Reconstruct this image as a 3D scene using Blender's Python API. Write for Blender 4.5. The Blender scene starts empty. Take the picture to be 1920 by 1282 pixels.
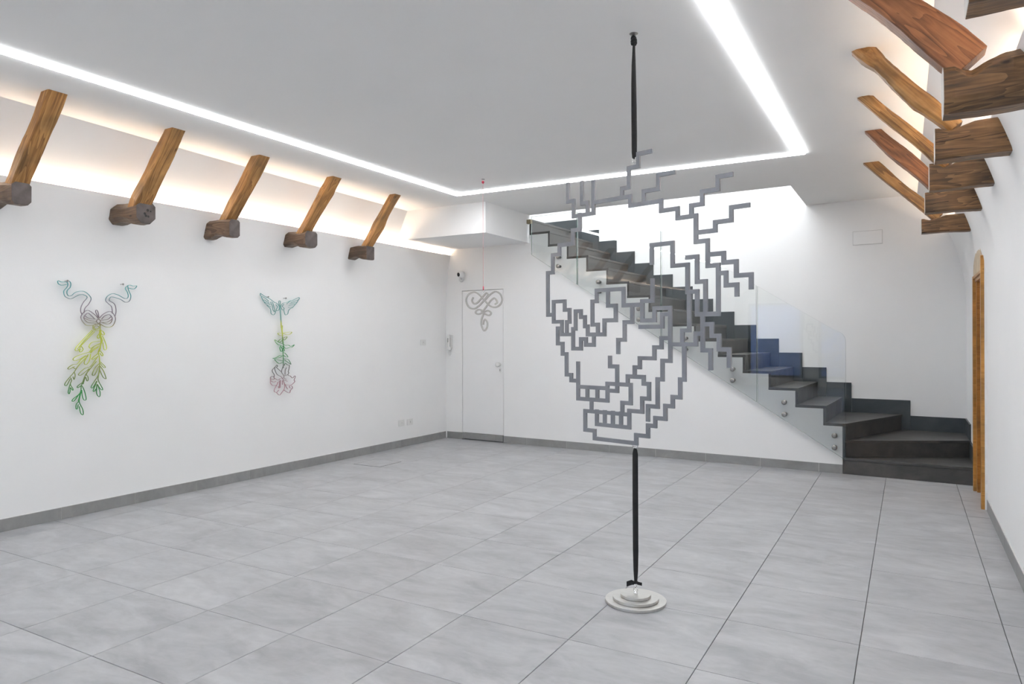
import bpy, bmesh, math, random
from mathutils import Vector, Matrix
from bpy_extras.object_utils import world_to_camera_view

random.seed(7)
scene = bpy.context.scene
COL = scene.collection
PI = math.pi

# ------------------------------------------------------------------ camera, world, lights, exposure
YAW, ROLL, EYE = math.radians(29.6), -0.0035, 1.425
cd = bpy.data.cameras.new('camera'); cam = bpy.data.objects.new('camera', cd); COL.objects.link(cam)
cd.sensor_fit = 'HORIZONTAL'; cd.sensor_width = 36.0; cd.lens = 36.0 * 1308.0 / 1920.0
cd.shift_y = -6.5 / 1920.0; cd.clip_start = 0.05
cam.matrix_world = Matrix.Translation((0, 0, EYE)) @ Matrix.Rotation(YAW, 4, 'Z') @ Matrix.Rotation(PI/2, 4, 'X') @ Matrix.Rotation(ROLL, 4, 'Z')
scene.camera = cam

scene.view_settings.view_transform = 'Standard'
scene.view_settings.look = 'None'
scene.view_settings.gamma = 1.0
scene.view_settings.use_curve_mapping = False
scene.view_settings.exposure = 0.08

world = bpy.data.worlds.new('daylight'); scene.world = world; world.use_nodes = True
wn = world.node_tree; bg = wn.nodes['Background']
bg.inputs['Color'].default_value = (0.72, 0.84, 1.0, 1); bg.inputs['Strength'].default_value = 9.0

def area(name, loc, rot, sx, sy, power, col):
    l = bpy.data.lights.new(name, 'AREA'); l.shape = 'RECTANGLE'; l.size = sx; l.size_y = sy
    l.energy = power; l.color = col
    o = bpy.data.objects.new(name, l); o.location = loc; o.rotation_euler = rot; COL.objects.link(o)
    return o
area('stairwell_light', (-2.9, 8.50, 5.25), (0, 0, 0), 5.0, 0.6, 135.0, (0.95, 0.98, 1.0))
for k, wx in enumerate((-4.7, -2.7, -0.7)):       # portals in the three windows guide the daylight sampling
    p = area('window_portal', (wx, -5.48, 1.35), (math.radians(90), 0, 0), 1.6, 2.2, 1.0, (1, 1, 1)); p.data.cycles.is_portal = True

# ------------------------------------------------------------------ materials
def principled(name, col, rough=0.6, metal=0.0, spec=0.5):
    m = bpy.data.materials.new(name); m.use_nodes = True
    b = m.node_tree.nodes['Principled BSDF']
    b.inputs['Base Color'].default_value = (*col, 1); b.inputs['Roughness'].default_value = rough
    b.inputs['Metallic'].default_value = metal; b.inputs['Specular IOR Level'].default_value = spec
    return m, m.node_tree, b

def node(nt, kind, **kw):
    n = nt.nodes.new(kind)
    for k, v in kw.items():
        if k in ('operation', 'data_type', 'blend_type', 'wave_type', 'bands_direction', 'noise_dimensions', 'feature', 'interpolation'):
            setattr(n, k, v)
        else:
            n.inputs[k].default_value = v
    return n

def ramp(nt, stops):
    r = nt.nodes.new('ShaderNodeValToRGB'); e = r.color_ramp.elements
    while len(e) < len(stops): e.new(0.5)
    for i, (p, c) in enumerate(stops): e[i].position = p; e[i].color = (*c, 1)
    return r

def tint_noise(name, c0, c1, rough, scale=3.0, bump=0.0, bscale=60.0, stretch=None, spec=0.5, metal=0.0, r2=None, detail=5.0):
    m, nt, b = principled(name, c0, rough, metal, spec)
    L = nt.links.new
    tc = nt.nodes.new('ShaderNodeTexCoord'); src = tc.outputs['Object']
    if stretch:
        mp = nt.nodes.new('ShaderNodeMapping'); mp.inputs['Scale'].default_value = stretch
        L(src, mp.inputs['Vector']); src = mp.outputs['Vector']
    n = node(nt, 'ShaderNodeTexNoise', Scale=scale, Detail=detail); L(src, n.inputs['Vector'])
    r = ramp(nt, [(0.3, c0), (0.7, c1)]); L(n.outputs['Fac'], r.inputs['Fac']); L(r.outputs['Color'], b.inputs['Base Color'])
    if r2 is not None:
        rr = nt.nodes.new('ShaderNodeMapRange'); rr.inputs['To Min'].default_value = rough; rr.inputs['To Max'].default_value = r2
        L(n.outputs['Fac'], rr.inputs['Value']); L(rr.outputs['Result'], b.inputs['Roughness'])
    if bump:
        n2 = node(nt, 'ShaderNodeTexNoise', Scale=bscale, Detail=3.0); L(src, n2.inputs['Vector'])
        bp = nt.nodes.new('ShaderNodeBump'); bp.inputs['Strength'].default_value = bump; bp.inputs['Distance'].default_value = 0.002
        L(n2.outputs['Fac'], bp.inputs['Height']); L(bp.outputs['Normal'], b.inputs['Normal'])
    return m

WALL = tint_noise('white_plaster', (0.865, 0.865, 0.865), (0.885, 0.885, 0.885), 0.75, 2.0, 0.25, 35.0, spec=0.3)
CEIL = tint_noise('ceiling_paint', (0.885, 0.88, 0.87), (0.90, 0.895, 0.885), 0.8, 2.0, 0.1, 50.0, spec=0.2)
DOORW = tint_noise('door_paint', (0.86, 0.86, 0.865), (0.88, 0.88, 0.885), 0.45, 2.0, 0.05, 50.0)
PLASTIC = tint_noise('white_plastic', (0.74, 0.74, 0.73), (0.78, 0.78, 0.77), 0.35, 6.0)
DARKP = tint_noise('black_plastic', (0.012, 0.012, 0.013), (0.02, 0.02, 0.02), 0.25, 8.0)
GROUT = tint_noise('pale_grout', (0.62, 0.62, 0.61), (0.70, 0.70, 0.69), 0.9, 20.0)
JOINT = tint_noise('dark_joint', (0.11, 0.11, 0.11), (0.16, 0.16, 0.16), 0.9, 12.0)

def stone_tile(name, dark, mid, light, rough0, rough1, gain=0.05):
    m, nt, b = principled(name, mid, rough0)
    L = nt.links.new
    tc = nt.nodes.new('ShaderNodeTexCoord'); oi = nt.nodes.new('ShaderNodeObjectInfo')
    sc = node(nt, 'ShaderNodeMath', operation='MULTIPLY'); sc.inputs[1].default_value = 37.0; L(oi.outputs['Random'], sc.inputs[0])
    cx = nt.nodes.new('ShaderNodeCombineXYZ'); L(sc.outputs[0], cx.inputs[0]); L(sc.outputs[0], cx.inputs[1]); L(sc.outputs[0], cx.inputs[2])
    ad = node(nt, 'ShaderNodeVectorMath', operation='ADD'); L(tc.outputs['Object'], ad.inputs[0]); L(cx.outputs[0], ad.inputs[1])
    mp = nt.nodes.new('ShaderNodeMapping'); mp.inputs['Scale'].default_value = (0.8, 1.7, 1.0); mp.inputs['Rotation'].default_value = (0, 0, 0.35); L(ad.outputs[0], mp.inputs['Vector'])
    n1 = node(nt, 'ShaderNodeTexNoise', Scale=2.6, Detail=7.0, Roughness=0.58, Distortion=0.9); L(mp.outputs[0], n1.inputs['Vector'])
    n2 = node(nt, 'ShaderNodeTexNoise', Scale=14.0, Detail=5.0, Roughness=0.6, Distortion=0.5); L(mp.outputs[0], n2.inputs['Vector'])
    mx = node(nt, 'ShaderNodeMix', data_type='FLOAT'); mx.inputs[0].default_value = 0.24; L(n1.outputs['Fac'], mx.inputs[2]); L(n2.outputs['Fac'], mx.inputs[3])
    r = ramp(nt, [(0.34, dark), (0.5, mid), (0.66, light)]); L(mx.outputs[0], r.inputs['Fac'])
    mr = nt.nodes.new('ShaderNodeMapRange'); mr.inputs['To Min'].default_value = 1.0 - gain * .5; mr.inputs['To Max'].default_value = 1.0 + gain * .5
    L(oi.outputs['Random'], mr.inputs['Value'])
    ml = node(nt, 'ShaderNodeVectorMath', operation='MULTIPLY'); L(r.outputs['Color'], ml.inputs[0]); L(mr.outputs['Result'], ml.inputs[1])
    L(ml.outputs[0], b.inputs['Base Color'])
    rr = nt.nodes.new('ShaderNodeMapRange'); rr.inputs['From Min'].default_value = 0.3; rr.inputs['From Max'].default_value = 0.7
    rr.inputs['To Min'].default_value = rough0; rr.inputs['To Max'].default_value = rough1
    L(n1.outputs['Fac'], rr.inputs['Value']); L(rr.outputs['Result'], b.inputs['Roughness'])
    bp = nt.nodes.new('ShaderNodeBump'); bp.inputs['Strength'].default_value = 0.12; bp.inputs['Distance'].default_value = 0.002
    L(n2.outputs['Fac'], bp.inputs['Height']); L(bp.outputs['Normal'], b.inputs['Normal'])
    return m

TILE = stone_tile('grey_porcelain', (0.315, 0.323, 0.340), (0.41, 0.420, 0.439), (0.50, 0.509, 0.527), 0.34, 0.50)
BASE = stone_tile('grey_porcelain_skirting', (0.23, 0.235, 0.235), (0.275, 0.279, 0.28), (0.32, 0.322, 0.322), 0.45, 0.6)
SLATE = stone_tile('dark_slate', (0.042, 0.043, 0.043), (0.064, 0.062, 0.060), (0.094, 0.088, 0.082), 0.30, 0.46)
SLATE_SKIRT = stone_tile('blue_slate', (0.030, 0.038, 0.044), (0.042, 0.052, 0.058), (0.060, 0.068, 0.072), 0.34, 0.48)

def wood(name, c_dark, c_mid, c_light, rough=0.5, ring=9.0):
    m, nt, b = principled(name, c_mid, rough)
    L = nt.links.new
    tc = nt.nodes.new('ShaderNodeTexCoord'); oi = nt.nodes.new('ShaderNodeObjectInfo')
    sc = node(nt, 'ShaderNodeMath', operation='MULTIPLY'); sc.inputs[1].default_value = 11.0; L(oi.outputs['Random'], sc.inputs[0])
    cx = nt.nodes.new('ShaderNodeCombineXYZ'); L(sc.outputs[0], cx.inputs[0]); L(sc.outputs[0], cx.inputs[1])
    ad = node(nt, 'ShaderNodeVectorMath', operation='ADD'); L(tc.outputs['Object'], ad.inputs[0]); L(cx.outputs[0], ad.inputs[1])
    mp = nt.nodes.new('ShaderNodeMapping'); mp.inputs['Scale'].default_value = (0.75, 7.0, 7.0); L(ad.outputs[0], mp.inputs['Vector'])
    big = node(nt, 'ShaderNodeTexNoise', Scale=1.5, Detail=2.0, Distortion=0.6); L(mp.outputs[0], big.inputs['Vector'])
    rg = node(nt, 'ShaderNodeMath', operation='MULTIPLY'); rg.inputs[1].default_value = ring; L(big.outputs['Fac'], rg.inputs[0])
    sn = node(nt, 'ShaderNodeMath', operation='FRACT'); L(rg.outputs[0], sn.inputs[0])
    mp2 = nt.nodes.new('ShaderNodeMapping'); mp2.inputs['Scale'].default_value = (3.0, 60.0, 60.0); L(ad.outputs[0], mp2.inputs['Vector'])
    fine = node(nt, 'ShaderNodeTexNoise', Scale=1.6, Detail=5.0); L(mp2.outputs[0], fine.inputs['Vector'])
    mx = node(nt, 'ShaderNodeMix', data_type='FLOAT'); mx.inputs[0].default_value = 0.68; L(sn.outputs[0], mx.inputs[2]); L(fine.outputs['Fac'], mx.inputs[3])
    r = ramp(nt, [(0.22, c_dark), (0.48, c_mid), (0.78, c_light)]); L(mx.outputs[0], r.inputs['Fac'])
    patch = node(nt, 'ShaderNodeTexNoise', Scale=4.5, Detail=3.0); L(ad.outputs[0], patch.inputs['Vector'])
    pr = ramp(nt, [(0.35, (0.60, 0.62, 0.66)), (0.6, (1.08, 1.04, 1.0))]); L(patch.outputs['Fac'], pr.inputs['Fac'])
    ml = node(nt, 'ShaderNodeVectorMath', operation='MULTIPLY'); L(r.outputs['Color'], ml.inputs[0]); L(pr.outputs['Color'], ml.inputs[1])
    vo = node(nt, 'ShaderNodeTexVoronoi', Scale=5.5); mp3 = nt.nodes.new('ShaderNodeMapping'); mp3.inputs['Scale'].default_value = (0.7, 1.6, 1.6)
    L(ad.outputs[0], mp3.inputs['Vector']); L(mp3.outputs[0], vo.inputs['Vector'])
    kr = ramp(nt, [(0.03, (0.12, 0.09, 0.08)), (0.10, (1, 1, 1))]); L(vo.outputs['Distance'], kr.inputs['Fac'])
    m2 = node(nt, 'ShaderNodeVectorMath', operation='MULTIPLY'); L(ml.outputs[0], m2.inputs[0]); L(kr.outputs['Color'], m2.inputs[1])
    L(m2.outputs[0], b.inputs['Base Color'])
    bp = nt.nodes.new('ShaderNodeBump'); bp.inputs['Strength'].default_value = 0.5; bp.inputs['Distance'].default_value = 0.003
    L(mx.outputs[0], bp.inputs['Height']); L(bp.outputs['Normal'], b.inputs['Normal'])
    return m

RAFTER = wood('oiled_chestnut', (0.13, 0.055, 0.016), (0.33, 0.165, 0.05), (0.48, 0.27, 0.095), ring=6.0)
RAFTER_R = wood('red_brown_chestnut', (0.085, 0.03, 0.012), (0.23, 0.092, 0.036), (0.34, 0.15, 0.062))
STUB = wood('weathered_timber', (0.055, 0.034, 0.024), (0.13, 0.082, 0.05), (0.21, 0.14, 0.088))
STUB_R = wood('walnut_stained_timber', (0.048, 0.027, 0.015), (0.15, 0.08, 0.034), (0.28, 0.16, 0.07))
PINE = wood('honey_pine', (0.36, 0.17, 0.035), (0.48, 0.24, 0.055), (0.56, 0.30, 0.08), 0.38, 5.0)
PINE_D = wood('amber_pine', (0.26, 0.11, 0.02), (0.36, 0.155, 0.028), (0.43, 0.20, 0.04), 0.38, 5.0)
END_D = tint_noise('dark_end_grain', (0.055, 0.045, 0.043), (0.12, 0.10, 0.095), 0.7, 14.0, 0.5, 60.0)
END_L = tint_noise('grey_end_grain', (0.42, 0.40, 0.38), (0.52, 0.50, 0.47), 0.7, 12.0, 0.3, 60.0)
PUTTY = tint_noise('bare_plaster', (0.52, 0.42, 0.30), (0.64, 0.54, 0.41), 0.9, 9.0, 0.8, 50.0)
STEEL = tint_noise('brushed_steel', (0.27, 0.265, 0.255), (0.36, 0.355, 0.34), 0.30, 5.0, metal=1.0, stretch=(1, 1, 30))
DISC = tint_noise('satin_aluminium', (0.58, 0.57, 0.55), (0.66, 0.65, 0.63), 0.34, 5.0, metal=1.0, stretch=(1, 14, 1))
BRASS = tint_noise('aged_brass', (0.22, 0.19, 0.13), (0.32, 0.28, 0.19), 0.4, 20.0, metal=0.8)
CHROME = tint_noise('chrome', (0.75, 0.75, 0.75), (0.8, 0.8, 0.8), 0.12, 5.0, metal=1.0)
LATM = tint_noise('silver_grey_lacquer', (0.20, 0.21, 0.235), (0.275, 0.285, 0.31), 0.38, 9.0, metal=0.3)
GLIT = tint_noise('grey_glitter', (0.34, 0.335, 0.32), (0.62, 0.61, 0.59), 0.45, 260.0, 0.8, 300.0, metal=0.3)
BLACK = tint_noise('black_webbing', (0.006, 0.006, 0.007), (0.012, 0.012, 0.013), 0.8, 30.0, 0.6, 200.0)
PINKC = tint_noise('pink_cord', (0.62, 0.05, 0.10), (0.72, 0.08, 0.14), 0.6, 60.0)
PINKT = tint_noise('pale_pink_thread', (0.75, 0.42, 0.45), (0.8, 0.5, 0.52), 0.6, 60.0)

def emission(name, col, s):
    m = bpy.data.materials.new(name); m.use_nodes = True; nt = m.node_tree
    for n in list(nt.nodes): nt.nodes.remove(n)
    e = nt.nodes.new('ShaderNodeEmission'); o = nt.nodes.new('ShaderNodeOutputMaterial')
    e.inputs['Color'].default_value = (*col, 1); e.inputs['Strength'].default_value = s
    nt.links.new(e.outputs[0], o.inputs[0]); return m
LED = emission('white_led_diffuser', (0.965, 0.98, 1.0), 25.5)
COVE = emission('warm_led_tape', (1.0, 0.76, 0.56), 58.0)

def thin_glass(name, tint, rough=0.0, boost=1.0):
    m = bpy.data.materials.new(name); m.use_nodes = True; nt = m.node_tree; L = nt.links.new
    for n in list(nt.nodes): nt.nodes.remove(n)
    t = nt.nodes.new('ShaderNodeBsdfTransparent'); t.inputs['Color'].default_value = (*tint, 1)
    g = nt.nodes.new('ShaderNodeBsdfGlossy'); g.inputs['Roughness'].default_value = rough
    f = nt.nodes.new('ShaderNodeFresnel'); f.inputs['IOR'].default_value = 1.5
    mu = node(nt, 'ShaderNodeMath', operation='MULTIPLY'); mu.inputs[1].default_value = boost; L(f.outputs[0], mu.inputs[0])
    mx = nt.nodes.new('ShaderNodeMixShader'); o = nt.nodes.new('ShaderNodeOutputMaterial')
    L(mu.outputs[0], mx.inputs[0]); L(t.outputs[0], mx.inputs[1]); L(g.outputs[0], mx.inputs[2]); L(mx.outputs[0], o.inputs[0])
    return m
GLASS = thin_glass('clear_glass', (0.990, 0.998, 0.994), 0.0, 0.9)
GEDGE, _nt, _b = principled('green_glass_edge', (0.13, 0.25, 0.22), 0.15)
_b.inputs['Transmission Weight'].default_value = 0.35; _b.inputs['IOR'].default_value = 1.2

# painted gradients (colour along the height of each wall piece)
def gradient_paint(name, stops, z0, z1, edge):
    m, nt, b = principled(name, (0.5, 0.5, 0.5), 0.5)
    L = nt.links.new
    tc = nt.nodes.new('ShaderNodeTexCoord'); sp = nt.nodes.new('ShaderNodeSeparateXYZ'); L(tc.outputs['Object'], sp.inputs[0])
    mr = nt.nodes.new('ShaderNodeMapRange'); mr.inputs['From Min'].default_value = z0; mr.inputs['From Max'].default_value = z1
    L(sp.outputs['Z'], mr.inputs['Value'])
    r = ramp(nt, stops); L(mr.outputs['Result'], r.inputs['Fac'])
    L(r.outputs['Color'], b.inputs['Base Color'])
    return m

# ------------------------------------------------------------------ helpers
def link(o): COL.objects.link(o); return o
def set_props(o, label=None, cat=None, group=None, kind=None):
    if label: o['label'] = label
    if cat: o['category'] = cat
    if group: o['group'] = group
    if kind: o['kind'] = kind
    return o
def thing(name, label, cat, loc=(0, 0, 0), group=None):
    o = link(bpy.data.objects.new(name, None)); o.location = loc; o.empty_display_size = 0.1
    return set_props(o, label, cat, group)
def structure(name, label=None):
    o = link(bpy.data.objects.new(name, None)); return set_props(o, label, None, None, 'structure')

class MB:
    """collects vertices and faces (world coordinates) for one mesh"""
    def __init__(s): s.v = []; s.f = []; s.m = []; s.sm = []
    def add(s, vs, fs, mi=0, smooth=False):
        n = len(s.v); s.v += [tuple(v) for v in vs]
        for f in fs: s.f.append([i + n for i in f]); s.m.append(mi); s.sm.append(smooth)
    def box(s, x0, x1, y0, y1, z0, z1, mi=0, fn=None):
        vs = [(x, y, z) for z in (z0, z1) for y in (y0, y1) for x in (x0, x1)]
        if fn: vs = [fn(*v) for v in vs]
        s.add(vs, [(0, 2, 3, 1), (4, 5, 7, 6), (0, 1, 5, 4), (2, 6, 7, 3), (0, 4, 6, 2), (1, 3, 7, 5)], mi)
    def prism(s, poly, a, b, fn, mi=0, mi_side=None):
        """poly: list of 2D points; fn(u, v, w) -> world; extruded from w=a to w=b"""
        n = len(poly)
        vs = [fn(u, v, a) for u, v in poly] + [fn(u, v, b) for u, v in poly]
        s.add(vs, [list(range(n))[::-1], list(range(n, 2*n))], mi)
        k = len(s.v) - 2*n
        for i in range(n):
            j = (i + 1) % n
            s.f.append([k+i, k+j, k+n+j, k+n+i]); s.m.append(mi if mi_side is None else mi_side); s.sm.append(False)
    def lathe(s, prof, c, axis=Vector((0, 0, 1)), seg=24, mi=0, smooth=True, caps=True):
        """prof: (radius, height) along axis from c"""
        axis = axis.normalized(); a = axis.orthogonal().normalized(); b = axis.cross(a)
        vs = []
        for r, h in prof:
            for i in range(seg):
                t = 2*PI*i/seg; vs.append(Vector(c) + axis*h + (a*math.cos(t) + b*math.sin(t))*r)
        fs = []
        for k in range(len(prof)-1):
            for i in range(seg):
                j = (i+1) % seg; fs.append((k*seg+i, k*seg+j, (k+1)*seg+j, (k+1)*seg+i))
        s.add(vs, fs, mi, smooth)
        if caps:
            n0 = len(s.v) - len(vs)
            s.f.append([n0+i for i in range(seg)][::-1]); s.m.append(mi); s.sm.append(False)
            n1 = n0 + (len(prof)-1)*seg
            s.f.append([n1+i for i in range(seg)]); s.m.append(mi); s.sm.append(False)
    def tube(s, pts, r, seg=6, mi=0, closed=False, smooth=True, flat=None, up=None):
        """round tube; flat=(w,d,normal) makes a rectangular section instead"""
        P = [Vector(p) for p in pts]; n = len(P); vs = []; pa = None
        for i, p in enumerate(P):
            if closed: t = P[(i+1) % n] - P[i-1]
            else: t = P[min(i+1, n-1)] - P[max(i-1, 0)]
            if t.length < 1e-9: t = Vector((0, 0, 1))
            t.normalize()
            if flat:
                w, d, nr = flat; side = nr.cross(t).normalized()
                vs += [p + side*w/2 + nr*d/2, p - side*w/2 + nr*d/2, p - side*w/2 - nr*d/2, p + side*w/2 - nr*d/2]
            else:
                if pa is None: a = t.orthogonal().normalized()
                else: a = (pa - t*pa.dot(t)); a = a.normalized() if a.length > 1e-6 else t.orthogonal().normalized()
                pa = a; b = t.cross(a); rr = r[i] if isinstance(r, (list, tuple)) else r
                vs += [p + (a*math.cos(2*PI*k/seg) + b*math.sin(2*PI*k/seg))*rr for k in range(seg)]
        sg = 4 if flat else seg
        fs = []
        for i in range(n if closed else n-1):
            j = (i+1) % n
            for k in range(sg):
                l = (k+1) % sg; fs.append((i*sg+k, i*sg+l, j*sg+l, j*sg+k))
        s.add(vs, fs, mi, smooth and not flat)
        if not closed:
            k0 = len(s.v) - len(vs)
            s.f.append([k0+k for k in range(sg)][::-1]); s.m.append(mi); s.sm.append(False)
            s.f.append([k0+(n-1)*sg+k for k in range(sg)]); s.m.append(mi); s.sm.append(False)
    def mesh(s, name, mats, off=Vector((0, 0, 0)), weld=False):
        me = bpy.data.meshes.new(name); me.from_pydata([Vector(v) - off for v in s.v], [], s.f)
        for m in (mats if isinstance(mats, (list, tuple)) else [mats]): me.materials.append(m)
        me.polygons.foreach_set('material_index', s.m); me.polygons.foreach_set('use_smooth', s.sm)
        bm = bmesh.new(); bm.from_mesh(me)
        if weld: bmesh.ops.remove_doubles(bm, verts=bm.verts, dist=1e-6)
        bmesh.ops.recalc_face_normals(bm, faces=bm.faces)
        bm.to_mesh(me); bm.free(); me.update(); return me
    def obj(s, name, mats, parent=None, label=None, kind=None, weld=False, bevel=0.0):
        off = Vector(parent.location) if parent else Vector((0, 0, 0))
        q = parent.parent if parent else None
        while q: off += Vector(q.location); q = q.parent
        # object origin at the centre of its own geometry
        c = sum((Vector(v) for v in s.v), Vector()) / len(s.v)
        o = link(bpy.data.objects.new(name, s.mesh(name, mats, c, weld))); o.parent = parent; o.location = c - off
        if label: o['label'] = label
        if kind: o['kind'] = kind
        if bevel:
            b = o.modifiers.new('edge', 'BEVEL'); b.width = bevel; b.segments = 2; b.limit_method = 'ANGLE'; b.angle_limit = math.radians(40)
        return o

def catmull(pts, n=5, closed=False):
    P = [Vector(p) for p in pts]
    if len(P) < 3: return P
    out = []; m = len(P)
    for i in range(m if closed else m-1):
        if closed: a, b, c, d = P[i-1], P[i], P[(i+1) % m], P[(i+2) % m]
        else: a, b, c, d = P[max(i-1, 0)], P[i], P[i+1], P[min(i+2, m-1)]
        for k in range(n):
            t = k/n
            out.append(0.5*((2*b) + (c-a)*t + (2*a-5*b+4*c-d)*t*t + (3*b-a-3*c+d)*t*t*t))
    if not closed: out.append(P[-1])
    return out

# frame of the back wall: s along the wall, d into the wall, z up
ALPHA = math.atan(0.046)
def B(s, d, z): return (s*math.cos(ALPHA) + d*math.sin(ALPHA), 8.015 - s*math.sin(ALPHA) + d*math.cos(ALPHA), z)
BN = Vector((-math.sin(ALPHA), -math.cos(ALPHA), 0))     # out of the back wall, into the room
BE = Vector((math.cos(ALPHA), -math.sin(ALPHA), 0))
def lerp_table(t, x):
    if x <= t[0][0]: (x0, y0), (x1, y1) = t[0], t[1]
    elif x >= t[-1][0]: (x0, y0), (x1, y1) = t[-2], t[-1]
    else:
        for i in range(len(t)-1):
            if t[i][0] <= x <= t[i+1][0]: (x0, y0), (x1, y1) = t[i], t[i+1]; break
    return y0 + (y1-y0)*(x-x0)/(x1-x0)

CZ = 3.07                   # ceiling height
YF = -5.5                   # wall behind the camera
XR = 0.565
def XL(y): return -5.902 + 0.0123*y
def EL(y):
    y = max(0.0, y); return -5.315 - 0.0828*(y-2.385) + 0.008*(y-2.385)*(y-3.93)
def ER(y): return lerp_table([(-5.6, 0.13), (4.6, 0.116), (8.25, 0.095)], y)
VAULT = [(0, 0), (1.70, 0)] + [(1.70 + 0.92*t/16, 0.172*(t/16)**2.3) for t in range(1, 17)]
def vault_k(y):
    if y < 5.0: return 1.0
    t = min(1.0, (y-5.0)/3.3); return 1.0 - 0.50*t*t*(3-2*t)

# ------------------------------------------------------------------ floor
TP, TX, TY = 0.6015, -2.005, 1.798
floor = structure('floor', 'grey concrete-look porcelain floor laid in large square tiles')
m = MB(); m.box(-6.3, 0.75, YF-0.3, 9.6, -0.12, -0.006); m.obj('grout_bed', JOINT, floor)
m = MB(); m.box(-6.0, 0.60, YF, -0.012, -0.006, 0.0); m.obj('far_floor_slab', TILE, floor)
_tile_cache = {}
def tile_mesh(poly, key):
    if key in _tile_cache: return _tile_cache[key]
    n = len(poly); b = 0.0012
    cx = sum(p[0] for p in poly)/n; cy = sum(p[1] for p in poly)/n
    def ins(p): return (p[0] - math.copysign(b, p[0]-cx), p[1] - math.copysign(b, p[1]-cy))
    vs = [(x, y, -0.006) for x, y in poly] + [(x, y, -b) for x, y in poly] + [(*ins(p), 0.0) for p in poly]
    fs = [list(range(2*n, 3*n))]
    for k in (0, n):
        for i in range(n):
            j = (i+1) % n; fs.append([k+i, k+j, k+n+j, k+n+i])
    me = bpy.data.meshes.new('tile'); me.from_pydata(vs, [], fs); me.materials.append(TILE)
    _tile_cache[key] = me; return me
G = 0.0017
def back_y(x): return 8.015 - 0.046*x
for i in range(-7, 5):
    for j in range(-3, 11):
        x0, x1 = TX + i*TP, TX + (i+1)*TP; y0, y1 = TY + j*TP, TY + (j+1)*TP
        x0c, x1c = max(x0, -5.90), min(x1, 0.59)
        if x1c - x0c < 0.02: continue
        ya, yb = min(y1, back_y(x0c)+0.02), min(y1, back_y(x1c)+0.02)
        if ya - y0 < 0.02: continue
        cx, cy = (x0c+x1c)/2, (y0+min(ya, yb))/2
        poly = [(x0c+G-cx, y0+G-cy), (x1c-G-cx, y0+G-cy), (x1c-G-cx, yb-G-cy), (x0c+G-cx, ya-G-cy)]
        key = tuple((round(a, 3), round(b, 3)) for a, b in poly)
        o = link(bpy.data.objects.new('tile', tile_mesh(poly, key))); o.parent = floor; o.location = (cx, cy, random.uniform(-0.0002, 0.0002))

# ------------------------------------------------------------------ side walls with their lit coves
def wall_prism(mb, profile_fn, ys, mi=0):
    rows = [profile_fn(y) for y in ys]; n = len(rows[0]); vs = []
    for y, r in zip(ys, rows): vs += [(x, y, z) for x, z in r]
    fs = [list(range(n)), [(len(ys)-1)*n + k for k in range(n)][::-1]]
    for a in range(len(ys)-1):
        for k in range(n):
            l = (k+1) % n; fs.append([a*n+k, (a+1)*n+k, (a+1)*n+l, a*n+l])
    mb.add(vs, fs, mi)
    # soft shading on the long faces only; sharp edges are split by angle below
def shade_by_angle(o, deg):
    for p in o.data.polygons: p.use_smooth = True
    o.data.set_sharp_from_angle(angle=math.radians(deg))
TRZ = 2.578
def left_prof(y, zb=0.0):
    x = XL(y); k = vault_k(y); e = EL(y)
    p = [(x + o*k, z) for z, o in VAULT if z >= zb]
    t = x + 0.172*k
    return p + [(t-0.014, 2.62), (t-0.033*k, TRZ), (t-0.115, TRZ), (e, CZ+0.005), (e, 3.35), (-6.35, 3.35), (-6.35, 0.0)]
def right_prof(y, zb=0.0):
    k = 1.0; e = ER(y)
    p = [(XR - o*k, z) for z, o in VAULT if z > zb or zb == 0]
    if zb > 0: p = [(XR - lerp_table([(z, o) for z, o in VAULT], zb), zb)] + p
    t = XR - 0.172
    return p + [(t+0.014, 2.62), (t+0.033, TRZ), (t+0.115, TRZ), (e, CZ+0.005), (e, 3.35), (0.95, 3.35), (0.95, zb)]
wl = structure('wall_left', 'white plaster wall curving in at the top below a lit cove')
m = MB(); wall_prism(m, left_prof, [YF, -2] + [0.25*k for k in range(0, 34)] + [8.42]); shade_by_angle(m.obj('plaster_face', WALL, wl), 22)
wr = structure('wall_right', 'white plaster wall with timber ends and a pine doorway')
DY0, DY1, DZ = 7.00, 7.70, 2.03
m = MB()
wall_prism(m, right_prof, [YF, -2, 2, DY0]); wall_prism(m, lambda y: right_prof(y, DZ), [DY0, DY1]); wall_prism(m, right_prof, [DY1, 8.6, 9.5])
shade_by_angle(m.obj('plaster_face', WALL, wr), 22)

# LED tape lying in the two troughs
for side, nm in ((0, 'left'), (1, 'right')):
    m = MB()
    ys = [YF+0.02, 0, 3, 5, 5.5, 6, 6.5, 7, 7.5, 8, 8.22] if side == 0 else [YF+0.02, 0, 3, 6, 9.2]
    vs = []
    for y in ys:
        xc = XL(y) + 0.172*vault_k(y) - 0.064 if side == 0 else XR - 0.172 + 0.064
        vs += [(xc-0.012, y, TRZ), (xc+0.012, y, TRZ), (xc+0.012, y, TRZ+0.012), (xc-0.012, y, TRZ+0.012)]
    fs = [(0, 1, 2, 3)]
    for a in range(len(ys)-1):
        for k in range(4): l = (k+1) % 4; fs.append((a*4+k, a*4+l, a*4+4+l, a*4+4+k))
    m.add(vs, fs)
    o = m.obj('cove_light', COVE)
    set_props(o, 'warm light tape hidden in the cove above the %s' % ('wall with the coloured wire artworks' if side == 0 else 'wall with the pine doorway'), 'light strip')

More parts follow.
